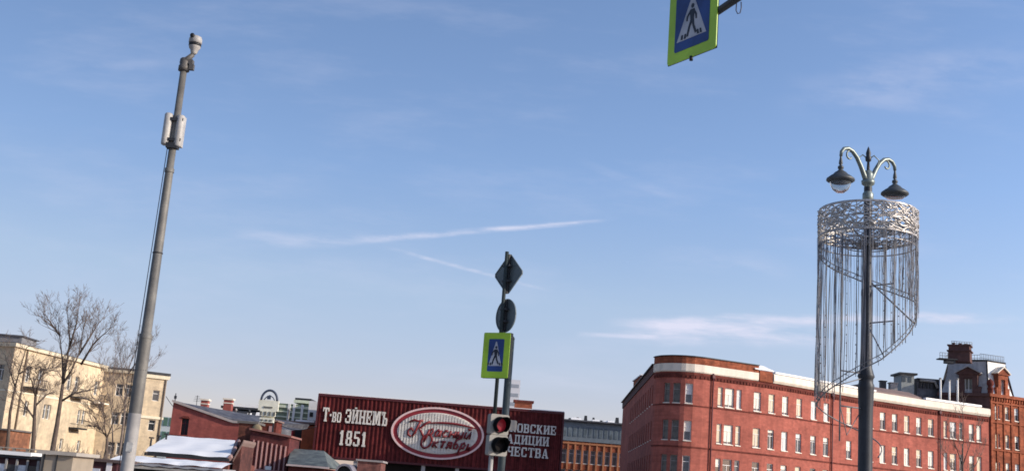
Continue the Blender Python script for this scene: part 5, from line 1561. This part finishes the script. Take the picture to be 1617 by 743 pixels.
def ped_sign(T, fr, w, h, thick, bord):
    """lime bordered pedestrian crossing sign, fr origin at its centre, front at w=0"""
    b = MB(); b.frame_box(fr, -w / 2, w / 2, -h / 2, h / 2, -thick, -.004); b.build('casing', mat('casing_black', (.03, .034, .036), .85, spec=.1), T)
    def rr(hw, hh, r):
        out = []
        for cx_, cy_, a0_ in ((hw - r, hh - r, 0), (-hw + r, hh - r, 90), (-hw + r, -hh + r, 180), (hw - r, -hh + r, 270)):
            for k in range(5): t = radians(a0_ + k * 22.5); out.append((cx_ + r * cos(t), cy_ + r * sin(t)))
        return out
    b = MB(); b.prism(fr, rr(w / 2, h / 2, .03), -.003, .006); b.build('lime_border', LIME, T)
    iw, ih = w / 2 - bord, h / 2 - bord
    b = MB(); b.prism(fr, rr(iw, ih, .02), .006, .010); f = b.build('blue_face', BLUE, T)
    b = MB(); b.prism(fr, [(-iw * .86, -ih * .66), (iw * .86, -ih * .66), (iw * .06, ih * .84), (-iw * .06, ih * .84)], .010, .013); tri = b.build('white_triangle', SIGNW, f)
    b = MB(); k = ih
    def pg(pts, e=.0): b.prism(fr, [(x * k, y * k) for x, y in pts], .0131, .0165 + e)
    pg([(.02 + .075 * cos(t * pi / 5), .48 + .085 * sin(t * pi / 5)) for t in range(10)])
    pg([(-.10, .36), (.12, .36), (.13, .30), (.10, -.02), (-.06, -.02), (-.11, .28)], .0003)
    pg([(-.06, .0), (.06, .0), (-.08, -.30), (-.16, -.58), (-.24, -.58), (-.17, -.28)], .0006)
    pg([(-.02, .0), (.10, .0), (.14, -.24), (.27, -.52), (.19, -.56), (.06, -.28)], .0009)
    pg([(-.09, .34), (-.05, .28), (-.20, .12), (-.22, -.02), (-.28, .0), (-.26, .15)], .0012)
    pg([(.10, .34), (.24, .14), (.25, -.04), (.19, -.04), (.17, .12), (.08, .26)], .0015)
    for x0 in (-.52, -.36, .30, .44):
        pg([(x0, -.62), (x0 + .09, -.62), (x0 + .10 * (1 if x0 < 0 else .4), -.46), (x0 + .03 * (1 if x0 < 0 else -.6), -.46)], .0018)
    b.build('walking_figure', SIGNK, tri)
# centre sign
zq_ = (zc(527) + zc(597)) / 2
A1 = P(762, 562, Yc + .0); B1 = P(804, 562, Yc - .25)
wS = (B1 - A1).xy.length
angS = atan2(B1.y - A1.y, B1.x - A1.x)
cS = Vector(((A1.x + B1.x) / 2, (A1.y + B1.y) / 2, zq_))
hS = zc(526) - zc(597)
CS = thing('pedestrian_crossing_sign', 'blue and lime pedestrian crossing sign in the centre, above the traffic light', 'road sign', cS)
ped_sign(CS, frame_at(cS, angS), wS, hS, .10, .115)
b = MB(); b.tube([(XC, YC, cS.z + .1), (cS.x, cS.y + .11, cS.z + .1)], .02, 6); b.tube([(XC, YC, cS.z - .2), (cS.x, cS.y + .11, cS.z - .2)], .02, 6); b.build('mount', DARK, CS)

# traffic signal : two sections with visors, pale housing
tl0 = P(788, 686, Yc - .12)
TL = thing('traffic_light', 'pale traffic light with the red lamp lit on the centre pole', 'traffic light', tl0)
fr = frame_at(tl0, radians(30))
hT = (zc(654) - zc(719)); wT = 33 / F * Yc
b = MB(); 
def rrect(hw, hh, r):
    out = []
    for cx_, cy_, a0_ in ((hw - r, hh - r, 0), (-hw + r, hh - r, 90), (-hw + r, -hh + r, 180), (hw - r, -hh + r, 270)):
        for k in range(5): t = radians(a0_ + k * 22.5); out.append((cx_ + r * cos(t), cy_ + r * sin(t)))
    return out
for s_ in (-1, 1):
    o_ = fr[0] + fr[2] * (s_ * hT * .252)
    b.prism((o_, fr[1], fr[2], fr[3]), rrect(wT / 2, hT * .247, .035), -.12, .0)
b.frame_box(fr, -wT * .35, wT * .35, -.03, .03, -.1, -.01)
b.build('housing', mat('signal_cream', (.25, .235, .21), .6, var=.12), TL)
for s_, m in ((1, REDL), (-1, BLACK)):
    o_ = fr[0] + fr[2] * (s_ * hT * .245)
    rL = .125
    b = MB(); b.lathe(o_, [(0, .028), (rL * .5, .024), (rL * .85, .008), (rL, .0015)], 20, fr[3]); ln = b.build('lens', m if s_ > 0 else mat('dark_lens', (.015, .012, .012), .6, spec=.1), TL)
    b = MB(); n = 22
    for i in range(n):
        t0_, t1_ = radians(-60 + 300 * i / n), radians(-60 + 300 * (i + 1) / n)
        L0 = .13 + .10 * max(0, sin(t0_)); L1 = .13 + .10 * max(0, sin(t1_))
        def q(t, r, w): return o_ + fr[1] * (r * cos(t)) + fr[2] * (r * sin(t)) + fr[3] * w
        R1, R0 = rL + .012, rL + .004
        b.face([q(t0_, R1, .001), q(t1_, R1, .001), q(t1_, R1, L1), q(t0_, R1, L0)])
        b.face([q(t1_, R0, .001), q(t0_, R0, .001), q(t0_, R0, L0), q(t1_, R0, L1)])
        b.face([q(t0_, R0, L0), q(t0_, R1, L0), q(t1_, R1, L1), q(t1_, R0, L1)])
    b.build('visor', mat('matt_black', (.008, .008, .009), .95, spec=.05), TL)
    b = MB(); b.lathe(o_, [(rL - .002, .001), (rL + .02, .002), (rL + .02, .02), (rL + .004, .02)], 22, fr[3]); b.build('lens_rim', BLACK, TL)
b = MB(); o_ = fr[0] + fr[1] * (wT / 2 + .09) + fr[2] * (hT * .27)
b.prism((o_, fr[1], fr[2], fr[3]), rrect(.085, .09, .03), -.1, -.02); b.frame_box(fr, wT / 2, wT / 2 + .02, hT * .2, hT * .34, -.09, -.04)
b.build('side_box', mat('signal_cream', (.5, .48, .44)), TL)
b = MB()
b.tube([tl0 + Vector((-.05, .06, hT * .45)), (XC, YC, tl0.z + hT * .45)], .02, 6); b.tube([tl0 + Vector((-.05, .06, -hT * .45)), (XC, YC, tl0.z - hT * .45)], .02, 6)
b.build('bracket', DARK, TL)

# ------------------------------------------------------------------ overhead sign on a mast arm, top right
bl_, br_ = P(1054, 105, 11.0), None
zbot = bl_.z
# right corner lies at the same height
br_ = PZ(1131, 75, zbot)
wO = (br_ - bl_).xy.length; angO = atan2(br_.y - bl_.y, br_.x - bl_.x)
hO = wO * 1.12
cO = Vector(((bl_.x + br_.x) / 2, (bl_.y + br_.y) / 2, zbot + hO / 2))
SIGNTH = .02
OS = thing('overhead_crossing_sign', 'large lime-edged pedestrian crossing sign hanging from the arm at the top of the frame', 'road sign', cO)
ped_sign(OS, frame_at(cO, angO), wO, hO, .014, .115 * wO / .78)
b = MB(); b.tube([(cO.x, cO.y, zbot + .01), (cO.x, cO.y, zbot - .035)], .018, 8); b.build('drain_plug', BLACK, OS)
a0p, a1p = P(1134, 18, br_.y + .06), P(1192, -6, br_.y - .55)
MA = thing('mast_arm', 'dark horizontal mast arm carrying the overhead crossing sign, top right', 'mast arm', (7.2, 4.0, 0))
adir = (a1p - a0p); adir.z = 0; adir.normalize()
zarm = a0p.z
far = a0p + adir * 7.6; far.z = zarm
st_ = Vector((cO.x, cO.y, zarm)) + frame_at(cO, angO)[3] * -.1
b = MB(); b.tube([st_, Vector((a0p.x, a0p.y, zarm)), Vector((a1p.x, a1p.y, zarm)), far], [.034, .036, .038, .05], 12); b.build('arm', DARK, MA)
MA.location = (far.x, far.y, 0)
bpy.context.view_layer.update()
for ch in list(MA.children):
    for v in ch.data.vertices: v.co -= Vector((far.x - 7.2, far.y - 4.0, 0))
b = MB(); b.lathe((far.x, far.y, 0), [(.13, 0), (.12, 1), (.075, zarm + .3), (0, zarm + .32)], 14); b.build('mast', DARK, MA)
hk = P(1166, 12, (br_.y + .06) - .25)
b = MB(); hx, hy = hk.x, hk.y
b.tube([(hx - .018, hy, zarm), (hx - .02, hy, zarm - .09), (hx - .005, hy, zarm - .12), (hx + .018, hy, zarm - .11), (hx + .028, hy, zarm - .06), (hx + .024, hy, zarm)], .006, 6); b.build('hook', mat('hook_blue', (.06, .08, .14), .5), MA)


# ------------------------------------------------------------------ street lamp with hanging garland, right
Yl = 20.0
ft = P(1366, 743, Yl)
XL, YL_ = ft.x, Yl
zl = lambda y: P(1366 + (743 - y) * .0145, y, Yl).z
SL = thing('street_lamp', 'ornate two-armed street lamp with dark fluted pole in front of the red building', 'street lamp', (XL, YL_, 0))
b = MB()
b.lathe((XL, YL_, 0), [(.2, 0), (.2, .35), (.16, .42), (.15, .9), (.125, 1.0), (.118, zl(650)), (.135, zl(612)), (.14, zl(608)), (.12, zl(604)), (.12, zl(598)), (.145, zl(594)), (.13, zl(590)), (.1, zl(580)), (.092, zl(500)), (.088, zl(470)), (.1, zl(466)), (.1, zl(460)), (.084, zl(456)), (.075, zl(385)), (.095, zl(382)), (.095, zl(376)), (.072, zl(372)), (.07, zl(296))], 20)
b.build('pole', LAMPM, SL)
b = MB()
b.lathe((XL, YL_, 0), [(.075, zl(318)), (.095, zl(314)), (.095, zl(306)), (.07, zl(303)), (.065, zl(294)), (.11, zl(291)), (.12, zl(286)), (.08, zl(283)), (.09, zl(276)), (.06, zl(270)), (0, zl(268))], 16)
b.build('crown_collar', LAMPG, SL)
b = MB(); zt_ = zl(268)
b.lathe((XL, YL_, zt_), [(.03, 0), (.022, zl(256) - zt_), (.05, zl(254) - zt_), (.055, zl(250) - zt_), (.04, zl(246) - zt_), (.045, zl(242) - zt_), (.02, zl(235) - zt_), (0, zl(231) - zt_)], 12)
b.build('finial', LAMPM, SL)
b = MB()
for s_ in (-1, 1):
    b.tube([(XL + s_ * .03, YL_, zl(280)), (XL + s_ * .17, YL_ - s_ * .1 * -1, zl(268)), (XL + s_ * .19, YL_, zl(252)), (XL + s_ * .1, YL_, zl(245)), (XL + s_ * .03, YL_, zl(250))], .012, 6)
b.build('scroll', LAMPG, SL)
av = Vector((.88, .47, 0)).normalized()
reach = .645
for s_ in (-1, 1):
    dvc = av * s_
    c0 = Vector((XL, YL_, 0)); z0_ = zl(288); zt_ = zl(243)
    pts = []
    for k, (r, z) in enumerate(((.03, 0), (.08, .12), (.15, .30), (.23, .46), (.32, .565), (.41, .60), (.49, .57), (.54, .49), (.55, .40))):
        pts.append(c0 + dvc * (r * reach / .54) + Vector((0, 0, z0_ + z * (zt_ - z0_) / .6)))
    b = MB(); b.tube(pts, [.05, .046, .042, .04, .038, .036, .034, .032, .028], 10)
    sp = []
    pc = pts[4] + dvc * .06 + Vector((0, 0, -.1))
    for k in range(13):
        t = pi * .75 - k * .42; rr_ = .11 * (1 - k / 18)
        sp.append(pc + dvc * (rr_ * cos(t)) + Vector((0, 0, rr_ * sin(t))))
    b.tube(sp, .016, 6)
    arm = b.build('arm', LAMPG, SL)
    hp_ = pts[-1]
    zh = hp_.z - .14
    b = MB(); b.lathe((hp_.x, hp_.y, zh), [(.016, .2), (.02, .1), (.03, .05), (.035, 0), (.02, -.03), (.05, -.05), (.05, -.09), (.03, -.1), (.055, -.13), (.1, -.16), (.135, -.2), (.17, -.22), (.24, -.275), (.245, -.305), (.19, -.345), (.0, -.345)], 22)
    hd = b.build('lamp_head', mat('head_slate', (.075, .082, .085), .5, metal=.2, var=.2, scale=6), SL)
    b = MB(); b.lathe((hp_.x, hp_.y, zh), [(.185, -.346), (.175, -.39), (.135, -.47), (.07, -.52), (0, -.53)] if s_ < 0 else [(.185, -.346), (.15, -.372), (.06, -.388), (0, -.39)], 20)
    b.build('glass_bowl', DOMEG, hd)
# garland
R_ = .835
HG = thing('light_garland', 'silver tinsel ring with a curtain of hanging light strings spiralling around the lamp pole', 'light decoration', (XL, YL_, zl(372)))
zr1, zr0 = zl(334), zl(377)
def ringpts(r, z, n=48): return [(XL + r * cos(2 * pi * i / n), YL_ + r * sin(2 * pi * i / n), z) for i in range(n + 1)]
b = MB()
for z, r in ((zr1, R_ * .985), (zr1 - .02, R_ * 1.0), (zr0, R_), (zr0 + .02, R_ * .99), ((zr0 + zr1) / 2, R_)): b.tube(ringpts(r, z), .014, 6)
for i in range(24):
    t = 2 * pi * i / 24; b.tube([(XL + R_ * cos(t), YL_ + R_ * sin(t), zr0), (XL + R_ * cos(t), YL_ + R_ * sin(t), zr1)], .01, 5)
b.tube(ringpts(R_ * .97, zr0 - .14), .012, 5)
b.build('ring_frame', SILV, HG)
rt = random.Random(77)
b = MB()
for k in range(230):
    t0_ = rt.uniform(0, 2 * pi); z0_ = rt.uniform(zr0 + .03, zr1 - .03); n = rt.randint(6, 11)
    pts = []; amp = rt.uniform(.02, .06); ph = rt.uniform(0, 6)
    ln_ = rt.uniform(.25, .7)
    for j in range(n):
        f = j / (n - 1); t = t0_ + f * ln_; r = R_ + rt.uniform(-.015, .02)
        z = max(zr0 + .01, min(zr1 - .01, z0_ + amp * sin(ph + f * 9) + rt.uniform(-.012, .012)))
        pts.append((XL + r * cos(t), YL_ + r * sin(t), z))
    b.tube(pts, rt.uniform(.007, .014), 5)
for k in range(330):   # little curls
    t = rt.uniform(0, 2 * pi); z = rt.uniform(zr0 + .04, zr1 - .04); c_ = Vector((XL + R_ * cos(t), YL_ + R_ * sin(t), z)); ta = Vector((-sin(t), cos(t), 0)); rr_ = rt.uniform(.02, .045)
    b.tube([c_ + ta * (rr_ * cos(j * .9)) + Vector((0, 0, rr_ * sin(j * .9))) for j in range(7)], .0075, 4)
b.build('tinsel_band', SILV, HG)
b = MB()
zf2 = zr0 - .1
for i in range(8):
    t = 2 * pi * i / 8 + .2; b.tube([(XL + .08 * cos(t), YL_ + .08 * sin(t), zf2), (XL + R_ * .97 * cos(t), YL_ + R_ * .97 * sin(t), zr0 - .02)], .011, 5)
b.lathe((XL, YL_, zf2 - .03), [(.1, 0), (.2, .01), (.2, .05), (.1, .06)], 16)
for dz in (.06, .1): b.tube(ringpts(R_ * .45, zr0 - .05 - dz, 24), .01, 5)
b.build('spoke_frame', WIREM, HG)
# helix path: start at the left just under the ring, go round the back, to the right, round the front, to the left
def helz(a):          # a: 0 at left, growing clockwise seen from above (back, right, front, left again), in turns
    ys = [(0, 395), (.25, 425), (.5, 470), (.62, 520), (.75, 575), (.88, 612), (1.0, 640), (1.12, 660), (1.25, 690)]
    for i in range(len(ys) - 1):
        if a <= ys[i + 1][0]:
            f = (a - ys[i][0]) / (ys[i + 1][0] - ys[i][0]); return zl(ys[i][1] + f * (ys[i + 1][1] - ys[i][1]))
    return zl(ys[-1][1])
def help_(a, r=R_, dz=0):
    t = pi - 2 * pi * a
    return Vector((XL + r * cos(t), YL_ + r * sin(t), helz(a) + dz))
b = MB()
N_ = 80
for dz, rr_ in ((0, .012), (.09, .008)): 
    b.tube([help_(i / N_ * 1.02, R_ * .985, dz) for i in range(N_ + 1)], rr_, 6)
for i in range(0, N_, 2): b.tube([help_(i / N_, R_ * .985, 0), help_((i + 1) / N_, R_ * .985, .09)], .006, 4)
# lower tail of the spiral, tightening to the pole
tail = [(1.02 + i / 20 * .55, R_ * (1 - .75 * (i / 20) ** .8)) for i in range(21)]
b.tube([Vector((XL + r * cos(pi - 2 * pi * a), YL_ + r * sin(pi - 2 * pi * a), helz(1.0) - (a - 1.0) * 1.5)) for a, r in tail], .011, 6)
b.build('spiral_frame', WIREM, HG)
b = MB()
rodz = {}
for tdeg, y1, y0 in ((205, 376, 700), (305, 376, 545), (40, 376, 505)):
    t = radians(tdeg); rr_ = .56
    x, y = XL + rr_ * cos(t), YL_ + rr_ * sin(t)
    b.tube([(x, y, zl(y1)), (x, y, zl(y0))], .014, 6)
    if tdeg == 205:
        for yy in (590, 645): b.tube([(x, y, zl(yy)), (XL, YL_, zl(yy))], .013, 6)
        b.tube([(x, y, zl(645)), (x + .12, y, zl(690)), (XL - .12, YL_, zl(655))], .009, 5)
    if tdeg == 305:
        for yy in (452, 510): b.tube([(x, y, zl(yy)), (XL, YL_, zl(yy))], .013, 6)
b.tube([(XL, YL_, zl(440)), help_(.60, R_ * .97)], .014, 6)
b.tube([(XL, YL_, zl(510)), help_(.74, R_ * .95)], .012, 6)
b.tube([(XL, YL_, zl(595)), help_(.9, R_ * .95)], .01, 5)
b.build('brace_frame', WIREM, HG)
b = MB()
for i in range(120):
    a = rt.uniform(0.0, .995); t = pi - 2 * pi * a
    zb_ = helz(a) + rt.uniform(-.03, .12)
    if a < .1: zb_ = helz(1.0) + rt.uniform(-.2, .3)
    r2 = R_ * rt.choice((1, 1, .97)); ph = rt.uniform(0, 6)
    b.tube([(XL + (r2 + .02 * sin(ph + j)) * cos(t + .006 * sin(ph + 2 * j)), YL_ + (r2 + .02 * sin(ph + j)) * sin(t + .006 * sin(ph + 2 * j)), zr0 + (zb_ - zr0) * j / 5) for j in range(6)], rt.uniform(.0028, .0042), 4)
o = b.build('thin_wire_curtain', mat('pale_wire', (.30, .30, .33), .5, var=.3), HG); o['kind'] = 'stuff'
NS = 92
for i in range(NS):
    a = (i + rt.uniform(.1, .9)) / NS
    # bunches: the strings are not evenly spread
    a = min(.995, max(0.0, a + .012 * sin(i * 1.7)))
    t = pi - 2 * pi * a
    p_top = Vector((XL + R_ * cos(t), YL_ + R_ * sin(t), zr0))
    zb_ = helz(a) - rt.uniform(-.02, .1)
    if a > .86: zb_ -= rt.uniform(0, .2)
    if a < .10: zb_ = helz(1.0) - rt.uniform(-.2, .25)
    n = 7; ph = rt.uniform(0, 6); dr_ = rt.uniform(-.05, .03)
    pts = []
    for j in range(n):
        f = j / (n - 1)
        pts.append(Vector((p_top.x + (cos(t) * dr_ + .012 * sin(ph + j * 1.3)) * f, p_top.y + sin(t) * dr_ * f, p_top.z + (zb_ - p_top.z) * f)))
    b = MB(); b.tube(pts, rt.choice((.0042, .005, .006)), 5)
    for j in range(int((p_top.z - zb_) / .17) if i % 3 == 0 else 0):
        f = (j + rt.uniform(.2, .8)) * .17 / (p_top.z - zb_)
        q = p_top + (pts[-1] - p_top) * f
        b.box(q, (.013, .013, .02))
    b.build('light_string', WIREM, HG)

# ------------------------------------------------------------------ render settings
S.cycles.filter_width = 1.7
